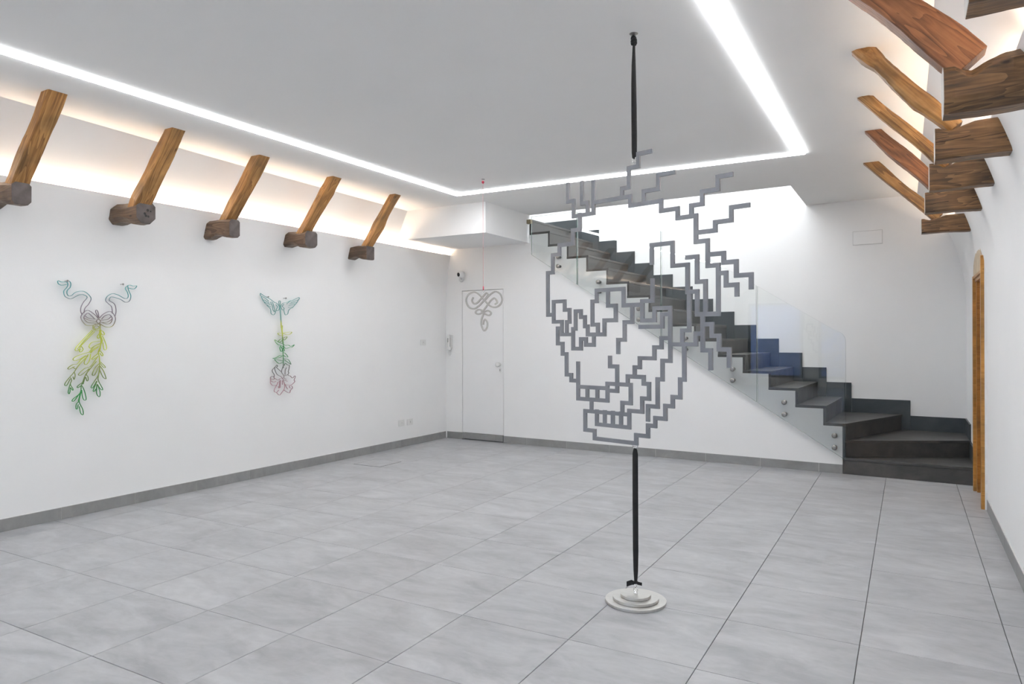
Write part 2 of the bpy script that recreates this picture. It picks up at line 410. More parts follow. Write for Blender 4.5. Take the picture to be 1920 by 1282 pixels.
# ------------------------------------------------------------------ ceiling
ceiling = structure('ceiling', 'flat white ceiling with a rectangular loop of light')
def flat(x, y, w): return (x, y, w)
poly = [(ER(YF)+0.05, YF), (ER(4.6)+0.05, 4.6), (ER(8.25)+0.05, 9.5), (-1.10, 9.5), B(-1.105, 0, 0)[:2], B(-4.42, 0, 0)[:2], B(-5.75, 0, 0)[:2]]
poly += [(EL(y)-0.05, y) for y in (7.5, 6.5, 5.5, 4.5, 3.5, 2.5, 1.5, 0.7, 0, YF)]
m = MB(); m.prism([(p[0], p[1]) for p in poly], CZ, 3.34, flat); m.obj('ceiling_plate', CEIL, ceiling)
# light loop: four glowing diffusers standing slightly proud, mitred
LO = [(-4.495, 6.64), (-0.795, 6.705), (-0.795, -3.95), (-4.495, -3.95)]
LI = [(-4.42, 6.555), (-0.868, 6.62), (-0.868, -3.87), (-4.42, -3.87)]
loop = thing('ceiling_light_loop', 'thin glowing white line forming a rectangle on the ceiling', 'ceiling light', (-2.6, 1.3, CZ))
for a in range(4):
    b = (a+1) % 4; m = MB()
    m.prism([LO[a], LO[b], LI[b], LI[a]], CZ-0.012, CZ+0.01, flat)
    m.obj('diffuser', LED, loop)
# boxed-in underside of the upper landing, above the white door
bulk = MB()
bulk.prism([(-6.2, 7.13), (-4.41, 7.13), B(-4.40, 0.03, 0)[:2], B(-6.2, 0.03, 0)[:2]], 2.70, 3.2, flat)
o = bulk.obj('ceiling_bulkhead', WALL); set_props(o, 'white boxed-in landing underside in the corner above the white door', kind='structure')

# ------------------------------------------------------------------ back wall, stairwell and rear wall
def Tk(k): return {1: 0.172, 2: 0.348}.get(k, 0.524 + 0.1778*(k-3))
def Sk(k): return -0.761 - 0.2775*(k-4)
wb = structure('wall_back', 'white wall under the staircase with a flush white door')
pts = [(-6.1, 0.0), (-5.517, 0.0), (-5.517, 2.105), (-4.818, 2.105), (-4.818, 0.0), (-0.602, 0.0), (-0.602, Tk(3)-0.03)]
for k in range(4, 17):
    pts += [(Sk(k)-0.026, Tk(k-1)-0.03), (Sk(k)-0.026, Tk(k)-0.03)]
pts += [(Sk(17)-0.02, Tk(16)-0.03), (Sk(17)-0.02, 2.76), (-6.1, 2.76)]
m = MB(); m.prism(pts, 0.0, 0.12, lambda u, v, w: B(u, w, v)); m.obj('plaster_face', WALL, wb)
wrear = structure('wall_rear', 'tall white wall behind the staircase')
m = MB(); m.box(-6.6, 0.75, 1.30, 1.5, 0, 5.4, fn=lambda s, d, z: B(s, d, z)); m.obj('plaster_face', WALL, wrear)
m = MB()   # upper storey: side, front and lid of the stairwell shaft
m.box(-6.6, -6.45, -0.1, 1.4, 3.0, 5.4, fn=lambda s, d, z: B(s, d, z))
m.box(-6.6, -1.1, -0.12, -0.02, 3.34, 5.4, fn=lambda s, d, z: B(s, d, z))
m.box(-1.1, -1.0, -0.12, 1.4, 3.34, 5.4, fn=lambda s, d, z: B(s, d, z))
m.box(-6.6, -1.0, -0.12, 1.5, 5.4, 5.5, fn=lambda s, d, z: B(s, d, z))
o = m.obj('wall_stairwell', WALL); set_props(o, 'white upper walls of the stairwell', kind='structure')
# front wall of the room, behind the camera, with three shop windows
m = MB()
xs = [-6.35, -5.5, -3.9, -3.5, -1.9, -1.5, 0.1, 0.95]
for a in range(0, 7, 2): m.box(xs[a], xs[a+1], YF-0.3, YF, 0, 3.35)
m.box(xs[0], xs[-1], YF-0.3, YF, 2.45, 3.35); m.box(xs[0], xs[-1], YF-0.3, YF, -0.05, 0.25)
wf = structure('wall_front', 'white wall behind the camera with three tall windows'); m.obj('plaster_face', WALL, wf)
for a in (1, 3, 5):
    w = structure('window_%d' % ((a+1)//2), 'tall shop window in the wall behind the camera')
    m = MB(); x0, x1 = xs[a], xs[a+1]
    m.box(x0, x1, YF-0.18, YF-0.12, 0.25, 0.31); m.box(x0, x1, YF-0.18, YF-0.12, 2.39, 2.45)
    m.box(x0, x0+0.06, YF-0.18, YF-0.12, 0.31, 2.39); m.box(x1-0.06, x1, YF-0.18, YF-0.12, 0.31, 2.39)
    m.obj('window_frame', DARKP, w)
    m = MB(); m.box(x0+0.06, x1-0.06, YF-0.155, YF-0.145, 0.31, 2.39); m.obj('pane', GLASS, w)

ext = structure('exterior_backdrop', 'plain coloured panels added outside behind the camera to tint the glass reflections')
for x0, x1, z1, col, nmf in ((-9, -4.6, 3.6, (0.10, 0.15, 0.32), 'blue_reflection_panel'), (-4.6, -4.2, 3.8, (0.05, 0.05, 0.05), 'dark_reflection_panel'), (-4.2, -2.6, 3.3, (0.09, 0.14, 0.34), 'blue_reflection_panel'), (-2.6, -2.2, 4.0, (0.30, 0.12, 0.05), 'brown_reflection_panel'), (-2.2, 3.5, 3.0, (0.04, 0.14, 0.07), 'green_reflection_panel')):  # invented unseen panels, added to give the balustrade glass coloured reflections
    mt = tint_noise('backdrop_' + nmf, col, tuple(c*1.5 for c in col), 0.9, 2.0)
    m = MB(); m.box(x0, x1, -8.6, -8.3, -0.1, 2.62 + 0.02*z1); m.obj(nmf, mt, ext)
m = MB(); m.box(-12, 6, -9, YF-0.3, -0.2, -0.06); m.obj('pavement', JOINT, ext)

# ------------------------------------------------------------------ skirting tiles
def skirt_pieces(name, label, cuts, fn, h=0.095, t=0.010, g=0.0015):
    s = structure(name, label)
    for a, b in zip(cuts[:-1], cuts[1:]):
        m = MB()
        vs = [fn(u, w, z) for z in (0.001, h-0.002) for w in (0, t) for u in (a+g, b-g)]
        vs2 = [fn(u, w, h) for w in (0, t-0.002) for u in (a+g, b-g)]
        m.add(vs + vs2, [(0, 1, 3, 2), (0, 4, 5, 1), (2, 3, 7, 6), (6, 7, 11, 10), (10, 11, 9, 8), (0, 2, 6, 4), (4, 6, 10, 8), (1, 5, 7, 3), (5, 9, 11, 7), (4, 8, 9, 5)])
        m.obj('tile', BASE, s)
    m = MB()
    vs = [fn(u, w, z) for z in (0.0, h+0.0012) for w in (-0.004, t-0.0025) for u in (cuts[0], cuts[-1])]
    m.add(vs, [(0, 1, 3, 2), (4, 6, 7, 5), (0, 4, 5, 1), (2, 3, 7, 6), (0, 2, 6, 4), (1, 5, 7, 3)])
    m.obj('grout', GROUT, s)
    return s
lc = [3.05 + 0.602*n for n in range(-7, 9)] + [8.262]
skirt_pieces('baseboard_left', 'grey tile skirting along the wall with the wire artworks', lc, lambda u, w, z: (XL(u)+w, u, z))
skirt_pieces('baseboard_corner', 'short grey tile skirting between the corner and the white door', [-5.785, -5.517], lambda u, w, z: B(u, -w, z))
skirt_pieces('baseboard_back', 'grey tile skirting under the staircase wall', [-4.818, -4.45, -3.85, -3.25, -2.643, -2.04, -1.43, -0.83, -0.602], lambda u, w, z: B(u, -w, z))
rc = [6.88 - 0.6015*n for n in range(0, 13)][::-1]
skirt_pieces('baseboard_right', 'grey tile skirting on the wall beside the pine doorway', rc, lambda u, w, z: (XR-w, u, z))

# traced outlines in millimetres (wall pieces, ornament) and metres (lattice), each in its own plane
ART_ONE = {'ribbon': [[(3200, 1633),(3190, 1660),(3194, 1694),(3212, 1732),(3242, 1774),(3214, 1793),(3185, 1792),(3156, 1778),(3121, 1757),(3097, 1758),(3069, 1775),(3061, 1813),(3080, 1839),(3092, 1862),(3085, 1887),(3045, 1885),(3020, 1894),(3020, 1872),(3045, 1860),(3083, 1869)], [(3217, 1646),(3224, 1684),(3253, 1719),(3273, 1763),(3253, 1797),(3214, 1821),(3171, 1817),(3142, 1803),(3121, 1783),(3097, 1778),(3085, 1800),(3090, 1825),(3109, 1845),(3115, 1875),(3104, 1896),(3087, 1891)], [(3448, 1646),(3441, 1703),(3414, 1729),(3391, 1755),(3406, 1790),(3449, 1815),(3499, 1805),(3555, 1778),(3583, 1791),(3579, 1830),(3559, 1868),(3591, 1896),(3628, 1890),(3660, 1893),(3636, 1865),(3587, 1870)], [(3469, 1623),(3479, 1670),(3466, 1727),(3422, 1756),(3433, 1784),(3460, 1785),(3519, 1769),(3559, 1747),(3595, 1760),(3607, 1804),(3591, 1843),(3583, 1870),(3581, 1893)]], 'bow': [[(3332, 1599),(3301, 1634),(3240, 1668),(3191, 1612),(3224, 1553),(3264, 1542),(3323, 1555),(3338, 1566)], [(3301, 1598),(3271, 1629),(3244, 1645),(3215, 1609),(3231, 1579),(3256, 1567),(3312, 1566)], [(3227, 1620),(3256, 1602),(3315, 1596)], [(3215, 1605),(3256, 1587),(3315, 1577)], [(3338, 1604),(3376, 1643),(3433, 1664),(3473, 1611),(3452, 1547),(3406, 1531),(3360, 1548),(3341, 1566)], [(3357, 1597),(3383, 1625),(3423, 1637),(3446, 1607),(3434, 1570),(3406, 1558),(3364, 1569)], [(3437, 1622),(3406, 1596),(3349, 1589)], [(3446, 1603),(3406, 1575),(3349, 1570)], [(3332, 1599),(3349, 1582),(3332, 1564),(3315, 1581),(3332, 1599)], [(3332, 1608),(3312, 1649),(3310, 1668),(3319, 1672),(3329, 1653),(3336, 1608)]], 'key': [[(3282, 1508),(3217, 1438),(3155, 1368)], [(3291, 1502),(3227, 1431),(3170, 1362)], [(3302, 1496),(3240, 1431),(3184, 1371)], [(3289, 1548),(3328, 1555),(3343, 1549),(3343, 1509),(3313, 1502),(3289, 1518),(3289, 1548)], [(3295, 1533),(3313, 1543),(3337, 1534),(3325, 1515),(3301, 1518),(3295, 1533)], [(3301, 1555),(3343, 1559),(3340, 1527),(3295, 1508)], [(3155, 1368),(3146, 1347),(3158, 1338),(3181, 1353),(3190, 1377),(3208, 1352),(3199, 1334),(3184, 1328),(3178, 1353)], [(3164, 1356),(3175, 1350),(3187, 1344),(3193, 1350)]], 'branch': [[(3343, 1512),(3340, 1465),(3352, 1428),(3346, 1372),(3330, 1326),(3336, 1295),(3342, 1245)], [(3352, 1512),(3352, 1459),(3364, 1419),(3352, 1388),(3343, 1341),(3327, 1317)], [(3348, 1509),(3346, 1465),(3358, 1422),(3349, 1378),(3336, 1326)], [(3346, 1503),(3368, 1497),(3380, 1475),(3368, 1465),(3352, 1484)], [(3364, 1459),(3386, 1409),(3398, 1359),(3386, 1340),(3375, 1353),(3367, 1403)], [(3340, 1481),(3322, 1453),(3331, 1437),(3346, 1456)], [(3343, 1416),(3282, 1407),(3255, 1376),(3267, 1356),(3297, 1373),(3346, 1397)], [(3343, 1391),(3297, 1373),(3258, 1327)], [(3330, 1366),(3282, 1333),(3270, 1318)], [(3340, 1378),(3288, 1348),(3264, 1321)], [(3261, 1327),(3181, 1304),(3133, 1278),(3140, 1260),(3178, 1268),(3228, 1297)], [(3249, 1306),(3219, 1252),(3222, 1227),(3240, 1230),(3261, 1266),(3267, 1312)], [(3234, 1297),(3193, 1268),(3163, 1232),(3130, 1228),(3093, 1204),(3099, 1192),(3141, 1212)], [(3246, 1294),(3193, 1243),(3160, 1202),(3137, 1166),(3096, 1118),(3067, 1078),(3071, 1062),(3085, 1069),(3107, 1114)], [(3330, 1316),(3282, 1277),(3282, 1265),(3312, 1280)], [(3327, 1292),(3306, 1261),(3266, 1207),(3219, 1193),(3174, 1153),(3177, 1139),(3196, 1144),(3257, 1192)], [(3346, 1335),(3367, 1306),(3361, 1291),(3342, 1316)], [(3126, 1209),(3148, 1192)], [(3139, 1166),(3146, 1142),(3137, 1108),(3129, 1132)], [(3111, 1125),(3118, 1101),(3109, 1071),(3129, 1032),(3125, 1022),(3109, 1045),(3107, 1018),(3100, 995),(3092, 1007),(3098, 1041),(3107, 1071)], [(3314, 1249),(3257, 1180),(3226, 1139),(3201, 1074),(3192, 1051)], [(3257, 1188),(3234, 1146),(3245, 1126),(3247, 1099),(3237, 1091),(3226, 1123),(3207, 1066)], [(3203, 1081),(3164, 1053),(3166, 1039),(3196, 1059)], [(3199, 1054),(3218, 1010),(3231, 947),(3220, 934),(3207, 949),(3199, 981),(3196, 1020)], [(3192, 1051),(3184, 997),(3129, 951),(3123, 934),(3140, 939),(3181, 990),(3169, 929)], [(3196, 1020),(3184, 974),(3177, 924),(3203, 864),(3208, 828),(3201, 817),(3186, 838),(3177, 889)], [(3173, 928),(3154, 907),(3152, 872),(3162, 871),(3169, 906)], [(3346, 1244),(3385, 1203),(3381, 1193),(3365, 1204),(3342, 1236)], [(3338, 1232),(3303, 1194),(3281, 1148),(3285, 1134),(3302, 1141),(3334, 1209)], [(3342, 1213),(3373, 1164),(3392, 1107),(3386, 1101),(3365, 1120),(3341, 1177)], [(3338, 1280),(3340, 1209),(3338, 1161),(3322, 1122),(3273, 1046),(3279, 1030),(3294, 1045),(3318, 1087)], [(3342, 1201),(3330, 1130),(3329, 1090),(3363, 1021),(3357, 1009),(3341, 1026),(3322, 1059)], [(3318, 1083),(3289, 1014),(3294, 1001),(3314, 1024)], [(3318, 1059),(3314, 988),(3333, 955),(3343, 966),(3341, 1002),(3322, 1059)]]}
ART_TWO = {'wing': [[(4978, 1901),(5032, 1872),(5099, 1848),(5153, 1817),(5184, 1808),(5211, 1789),(5224, 1767),(5218, 1742),(5195, 1726),(5179, 1738),(5199, 1767),(5176, 1793)], [(4978, 1901),(4976, 1881),(4995, 1870),(5043, 1852),(5084, 1823)], [(4987, 1867),(5009, 1832),(5028, 1833),(5092, 1802)], [(5009, 1829),(5028, 1815),(5107, 1784)], [(5024, 1811),(5058, 1786),(5114, 1763)], [(5058, 1779),(5099, 1751),(5110, 1727),(5114, 1696),(5144, 1682),(5164, 1698),(5175, 1729)], [(5107, 1818),(5130, 1813),(5145, 1783),(5160, 1716),(5137, 1737),(5130, 1776),(5107, 1812)], [(5492, 1884),(5443, 1864),(5382, 1839),(5373, 1842),(5321, 1821),(5285, 1815),(5258, 1800),(5244, 1774),(5261, 1741),(5277, 1741),(5287, 1757),(5263, 1778),(5285, 1801)], [(5492, 1884),(5501, 1874),(5480, 1847),(5463, 1824),(5438, 1801),(5402, 1768),(5369, 1754),(5345, 1728),(5337, 1700),(5305, 1686),(5289, 1714),(5281, 1745)], [(5480, 1857),(5381, 1821)], [(5463, 1829),(5365, 1807)], [(5438, 1806),(5353, 1788)], [(5406, 1774),(5345, 1769)], [(5321, 1805),(5373, 1839)]], 'stem': [[(5223, 1835),(5236, 1830),(5236, 1802),(5234, 1768),(5245, 1663),(5253, 1545)], [(5223, 1835),(5215, 1823),(5222, 1786),(5230, 1749),(5239, 1632),(5245, 1545)], [(5239, 1663),(5255, 1545),(5262, 1516)], [(5244, 1573),(5253, 1520),(5261, 1484),(5266, 1431),(5274, 1378),(5270, 1289),(5274, 1218),(5273, 1118)], [(5264, 1573),(5262, 1520),(5266, 1467)], [(5253, 1573),(5259, 1502),(5263, 1431),(5270, 1374)]], 'leaf': [[(5266, 1488),(5203, 1491),(5221, 1470),(5266, 1467)], [(5270, 1491),(5329, 1501),(5392, 1503),(5366, 1481),(5320, 1476),(5275, 1488)], [(5270, 1438),(5325, 1454),(5311, 1431),(5284, 1417),(5270, 1431)], [(5266, 1431),(5230, 1424),(5207, 1399),(5230, 1396),(5266, 1420)], [(5265, 1378),(5207, 1396),(5161, 1421),(5172, 1396),(5203, 1371),(5243, 1360)], [(5274, 1371),(5306, 1360),(5343, 1363),(5379, 1348),(5426, 1366),(5398, 1341),(5356, 1337),(5306, 1327),(5279, 1353)], [(5247, 1360),(5227, 1332),(5243, 1296),(5265, 1310),(5247, 1346)], [(5265, 1353),(5283, 1324),(5288, 1299),(5270, 1303)], [(5274, 1285),(5301, 1274),(5337, 1237),(5305, 1238),(5278, 1253)], [(5265, 1253),(5224, 1251),(5176, 1231),(5136, 1227),(5158, 1224),(5220, 1230),(5260, 1246)], [(5269, 1193),(5211, 1205),(5160, 1214),(5167, 1203),(5215, 1168),(5265, 1179)], [(5283, 1217),(5337, 1209),(5360, 1187),(5378, 1154),(5337, 1177),(5292, 1203)]], 'flower': [[(5273, 1141),(5249, 1079),(5280, 1037),(5278, 1010)], [(5249, 1078),(5183, 1128),(5195, 1137),(5187, 1154),(5168, 1138),(5129, 1106),(5129, 1084),(5152, 1053),(5150, 1028)], [(5164, 1132),(5160, 1105),(5190, 1054),(5237, 1030),(5268, 1004)], [(5285, 1143),(5301, 1168),(5333, 1148),(5355, 1147),(5353, 1113),(5340, 1075),(5348, 1066),(5332, 1044),(5284, 1037)], [(5317, 1120),(5300, 1096),(5296, 1046)], [(5332, 1043),(5356, 1031),(5368, 1030),(5399, 1005),(5429, 1027),(5439, 1017),(5421, 983),(5431, 970),(5417, 952),(5380, 932),(5344, 933),(5300, 940),(5284, 959),(5268, 1001)], [(5284, 1008),(5316, 995)], [(5284, 991),(5328, 974)], [(5102, 1025),(5110, 1033),(5140, 1035),(5155, 1016),(5202, 992)], [(5102, 1025),(5102, 994),(5104, 964),(5134, 940),(5182, 942),(5202, 976)], [(5102, 1012),(5140, 1003),(5155, 1016)], [(5109, 991),(5140, 975),(5175, 983)], [(5186, 943),(5155, 902),(5153, 875),(5182, 861),(5219, 833),(5252, 859),(5280, 888),(5292, 928),(5272, 988)], [(5211, 889),(5182, 861)], [(5280, 888),(5299, 871),(5355, 847),(5372, 876),(5398, 896),(5388, 919),(5356, 921),(5364, 901),(5384, 897)], [(5300, 940),(5316, 908),(5331, 891)], [(5213, 994),(5225, 1006),(5264, 1004)], [(5221, 988),(5217, 908),(5205, 927)], [(5237, 993),(5229, 910)], [(5260, 986),(5260, 942)]]}
ORNAMENT = {'swirl': [[(-3941, 1856),(-3959, 1822),(-3933, 1788),(-3891, 1798),(-3843, 1839),(-3791, 1885),(-3770, 1893),(-3750, 1870)], [(-3760, 1871),(-3796, 1829),(-3875, 1763),(-3938, 1736),(-4002, 1758),(-4034, 1824),(-4007, 1884),(-3927, 1909),(-3864, 1879),(-3802, 1821),(-3735, 1763),(-3668, 1744),(-3607, 1772),(-3584, 1822),(-3607, 1878),(-3667, 1904),(-3739, 1870),(-3796, 1821)], [(-3673, 1774),(-3645, 1795),(-3673, 1838),(-3714, 1822),(-3750, 1785),(-3818, 1710)], [(-3818, 1710),(-3875, 1726),(-3915, 1701),(-3886, 1679),(-3833, 1688),(-3761, 1712),(-3719, 1688),(-3745, 1663),(-3802, 1683),(-3844, 1710)], [(-3807, 1684),(-3834, 1637),(-3842, 1572),(-3808, 1507),(-3772, 1537),(-3766, 1588),(-3792, 1623),(-3813, 1602),(-3816, 1568)]]}
LATTICE = [[(0.103, 2.415),(0.027, 2.415),(0.027, 2.35),(-0.034, 2.35),(-0.034, 2.245),(-0.079, 2.245),(-0.079, 2.199)], [(-0.274, 2.312),(-0.274, 2.135),(-0.419, 2.135),(-0.419, 2.226),(-0.461, 2.226),(-0.461, 2.327)], [(-0.357, 2.321),(-0.357, 2.201),(-0.317, 2.201),(-0.317, 2.135)], [(-0.274, 2.195),(-0.025, 2.195),(-0.025, 2.144),(0.168, 2.144),(0.168, 2.091),(0.265, 2.091),(0.265, 2.041),(0.344, 2.041),(0.344, 2.095),(0.404, 2.095),(0.404, 2.156),(0.489, 2.156),(0.489, 2.217),(0.558, 2.217)], [(0.061, 2.151),(0.061, 2.209),(0.151, 2.209),(0.151, 2.281),(0.243, 2.281)], [(0.344, 2.042),(0.369, 2.042),(0.369, 1.909),(0.433, 1.909),(0.433, 1.783),(0.489, 1.783),(0.489, 1.544),(0.374, 1.544),(0.374, 1.659),(0.321, 1.659),(0.321, 1.798),(0.234, 1.798),(0.234, 1.917),(0.109, 1.917),(0.109, 1.824)], [(0.368, 1.955),(0.474, 1.955),(0.474, 1.995),(0.559, 1.995),(0.559, 2.057),(0.643, 2.057)], [(0.329, 1.655),(0.329, 1.464),(0.29, 1.464),(0.29, 1.392)], [(0.219, 1.392),(0.366, 1.392),(0.366, 1.447),(0.404, 1.447)], [(0.32, 1.834),(0.375, 1.834),(0.375, 1.707),(0.42, 1.707),(0.42, 1.545)], [(0.404, 1.545),(0.404, 1.363),(0.447, 1.363),(0.447, 1.275)], [(0.404, 1.494),(0.454, 1.494),(0.454, 1.435),(0.492, 1.435),(0.492, 1.368),(0.545, 1.368),(0.545, 1.289)], [(0.433, 1.839),(0.518, 1.839),(0.518, 1.793),(0.583, 1.793),(0.583, 1.725),(0.658, 1.725),(0.658, 1.665)], [(0.489, 1.742),(0.53, 1.742),(0.53, 1.681),(0.586, 1.681),(0.586, 1.635)], [(0.3, 1.392),(0.3, 1.212),(0.276, 1.212),(0.276, 1.12),(0.232, 1.12),(0.232, 1.072),(0.188, 1.072),(0.188, 1.003),(0.127, 1.003),(0.127, 0.96),(0.082, 0.96),(0.082, 0.902),(0.008, 0.902),(0.008, 0.857),(-0.272, 0.857),(-0.272, 0.9),(-0.338, 0.9),(-0.338, 1.009),(-0.037, 1.009),(-0.037, 0.939),(-0.256, 0.939),(-0.256, 1.012)], [(-0.201, 1.012),(-0.201, 0.94)], [(-0.146, 1.012),(-0.146, 0.939)], [(-0.091, 1.011),(-0.091, 0.939)], [(-0.037, 1.006),(-0.037, 1.03),(0.046, 1.03),(0.046, 1.102),(0.089, 1.102),(0.089, 1.181),(0.056, 1.181),(0.056, 1.217),(-0.046, 1.217),(-0.046, 1.175)], [(-0.001, 1.216),(-0.001, 1.268),(0.032, 1.268),(0.032, 1.318),(0.123, 1.318),(0.123, 1.376),(0.167, 1.376),(0.167, 1.424),(0.219, 1.424)], [(0.219, 1.58),(0.219, 1.306),(0.172, 1.306),(0.172, 1.208),(0.142, 1.208),(0.142, 1.063),(0.082, 1.063),(0.082, 0.991)], [(0.113, 1.73),(0.113, 1.623),(0.05, 1.623),(0.05, 1.519),(0.126, 1.519),(0.126, 1.582),(0.22, 1.582)], [(0.219, 1.549),(0.173, 1.549),(0.173, 1.485),(0.038, 1.485)], [(0.05, 1.605),(-0.071, 1.605),(-0.071, 1.695),(-0.254, 1.695),(-0.254, 1.634),(-0.285, 1.634),(-0.285, 1.502),(-0.247, 1.502),(-0.247, 1.447)], [(-0.176, 1.695),(-0.176, 1.606),(-0.123, 1.606),(-0.123, 1.525),(-0.2, 1.525),(-0.2, 1.447),(-0.319, 1.447),(-0.319, 1.493),(-0.339, 1.493),(-0.339, 1.547),(-0.368, 1.547),(-0.368, 1.583),(-0.407, 1.583),(-0.407, 1.48),(-0.426, 1.48),(-0.426, 1.365),(-0.368, 1.365),(-0.368, 1.421),(-0.332, 1.421),(-0.332, 1.388),(-0.275, 1.388),(-0.275, 1.447)], [(-0.015, 1.605),(-0.015, 1.512),(-0.065, 1.512),(-0.065, 1.416),(-0.108, 1.416),(-0.108, 1.348)], [(-0.425, 1.448),(-0.51, 1.448),(-0.51, 1.524),(-0.574, 1.524),(-0.574, 1.644),(-0.489, 1.644),(-0.489, 1.592),(-0.452, 1.592),(-0.452, 1.521),(-0.473, 1.521),(-0.473, 1.448)], [(-0.373, 2.138),(-0.373, 2.054),(-0.425, 2.054),(-0.425, 1.978),(-0.528, 1.978),(-0.528, 1.923),(-0.579, 1.923),(-0.579, 1.819),(-0.619, 1.819),(-0.619, 1.567),(-0.574, 1.567)], [(-0.51, 1.485),(-0.543, 1.485),(-0.543, 1.394),(-0.505, 1.394),(-0.505, 1.333),(-0.476, 1.333),(-0.476, 1.212),(-0.441, 1.212),(-0.441, 1.179),(-0.39, 1.179)], [(-0.39, 1.28),(-0.39, 1.076),(-0.182, 1.076),(-0.182, 1.171),(-0.027, 1.171),(-0.027, 1.071),(-0.082, 1.071),(-0.082, 1.013)], [(-0.39, 1.145),(-0.182, 1.145)], [(-0.323, 1.146),(-0.323, 1.079)], [(-0.252, 1.146),(-0.252, 1.078)], [(-0.164, 1.317),(-0.164, 1.269),(-0.116, 1.269),(-0.116, 1.133),(-0.182, 1.133)], [(-0.293, 1.076),(-0.293, 1.016)]]

# ------------------------------------------------------------------ staircase
def bf(s, d, z): return B(s, d, z)
st = thing('staircase', 'dark slate staircase with three winder steps rising left behind the white wall', 'staircase', B(-0.6, 0.0, 0))
S0, SW, DW = -0.575, 0.548, 1.30          # newel corner, right wall, depth
def slab(poly, z0, z1, name, mat=SLATE, parent=st, bev=0.003):
    m = MB(); m.prism(poly, z0, z1, bf); return m.obj(name, mat, parent, bevel=bev)
R2a, R2b = (S0, 0.022), (SW, 0.68)        # riser two
R3a, R3b = (S0, 0.03), (-0.128, DW)       # riser three
def plank(p, q, z0, z1, t, name):         # upright slab from p to q, thickness t to the left of p->q
    dx, dy = q[0]-p[0], q[1]-p[1]; L = math.hypot(dx, dy); nx, ny = -dy/L*t, dx/L*t
    m = MB(); m.prism([p, q, (q[0]+nx, q[1]+ny), (p[0]+nx, p[1]+ny)], z0, z1, bf); return m.obj(name, SLATE, st, bevel=0.002)
plank((-0.600, 0.0), (SW, 0.0), 0.0, Tk(1)-0.03, 0.025, 'riser')
slab([(-0.602, -0.006), (SW, -0.006), (SW, 0.70), (S0-0.02, 0.045)], Tk(1)-0.03, Tk(1), 'tread')
plank(R2a, R2b, Tk(1), Tk(2)-0.03, 0.025, 'riser')
slab([(S0-0.01, 0.014), (SW, 0.672), (SW, DW), (-0.15, DW), (S0-0.03, 0.03)], Tk(2)-0.03, Tk(2), 'tread')
plank(R3a, R3b, Tk(2), Tk(3)-0.03, 0.025, 'riser')
slab([(-0.79, 0.0), (-0.602, 0.0), (S0+0.005, 0.02), (-0.12, DW), (-0.79, DW)], Tk(3)-0.03, Tk(3), 'tread')
m = MB(); m.box(-0.602, -0.580, 0.0, 0.035, Tk(1), Tk(3)-0.03, fn=bf); m.obj('newel_strip', SLATE_SKIRT, st)
for k in range(4, 18):
    s = Sk(k)
    m = MB(); m.box(s-0.026, s, 0.0, DW, Tk(k-1), Tk(k)-0.03, fn=bf); m.obj('riser', SLATE, st, bevel=0.002)
    if k < 17: slab([(Sk(k+1)-0.028, -0.001), (s+0.004, -0.001), (s+0.004, DW), (Sk(k+1)-0.028, DW)], Tk(k)-0.03, Tk(k), 'tread')
slab([(-6.4, 0.0), (Sk(17)+0.004, 0.0), (Sk(17)+0.004, DW), (-6.4, DW)], Tk(17)-0.03, Tk(17), 'landing_slab')
m = MB(); m.box(-6.4, Sk(17)-0.03, 0.1, DW, 2.78, Tk(17)-0.031, fn=bf); m.obj('landing_core', WALL, st)
# stepped skirting against the rear wall
for k in range(3, 18):
    s1 = -0.041 if k == 3 else Sk(k) + 0.103; s0 = Sk(k+1) + 0.105 if k < 17 else -6.4
    m = MB(); m.box(s0, s1, DW-0.014, DW, Tk(k-1), Tk(k)+(0.168 if k == 3 else 0.1775), fn=bf); m.obj('skirting', SLATE_SKIRT, st, bevel=0.0015)
m = MB(); m.box(-0.15, -0.0405, DW-0.0135, DW, Tk(2), Tk(2)+0.166, fn=bf); m.obj('skirting', SLATE_SKIRT, st)
m = MB(); m.box(-0.040, 0.500, DW-0.014, DW, Tk(2), Tk(2)+0.166, fn=bf); m.obj('skirting', SLATE_SKIRT, st, bevel=0.0015)
m = MB(); m.box(XR-0.016, XR+0.002, 8.665, 9.285, Tk(2), Tk(2)+0.166); m.obj('skirting', SLATE_SKIRT, st, bevel=0.0015)
m = MB(); m.box(XR-0.016, XR+0.002, 7.99, 8.66, Tk(1), Tk(1)+0.166); m.obj('skirting', SLATE_SKIRT, st, bevel=0.0015)

# ------------------------------------------------------------------ glass balustrade
gl = thing('glass_balustrade', 'frameless clear glass balustrade bolted along the outer side of the dark staircase', 'balustrade', B(-2.5, -0.05, 0.15))
cutS = [-4.345, -3.662, -2.552, -1.452, -0.563]
def gbot(s): return 0.712 - 0.631*(s+1.452)
def gtop(s): return min(3.035, 2.689 - 0.6325*(s+2.547))
for a in range(4):
    s0, s1 = cutS[a]+0.006, cutS[a+1]-0.006
    if a == 3: s1 = -0.563
    poly = [(s0, gbot(s0)), (s1, gbot(s1))]
    if a == 3:
        cx, cz = s1-0.095, gtop(s1-0.095)-0.11
        poly += [(s1, cz)] + [(cx+0.095*math.cos(t), cz+0.105*math.sin(t)) for t in (0.3, 0.6, 0.9, 1.15)]
        poly += [(cx-0.02, gtop(cx-0.02))]
    else: poly += [(s1, gtop(s1))]
    kink = -2.547 - (3.035-2.689)/0.6325
    if s0 < kink < s1: poly += [(kink, 3.035)]
    poly += [(s0, gtop(s0))]
    m = MB(); m.prism(poly, -0.058, -0.042, lambda u, v, w: B(u, w, v), 0, 1)
    m.obj('glass_panel', [GLASS, GEDGE], gl)
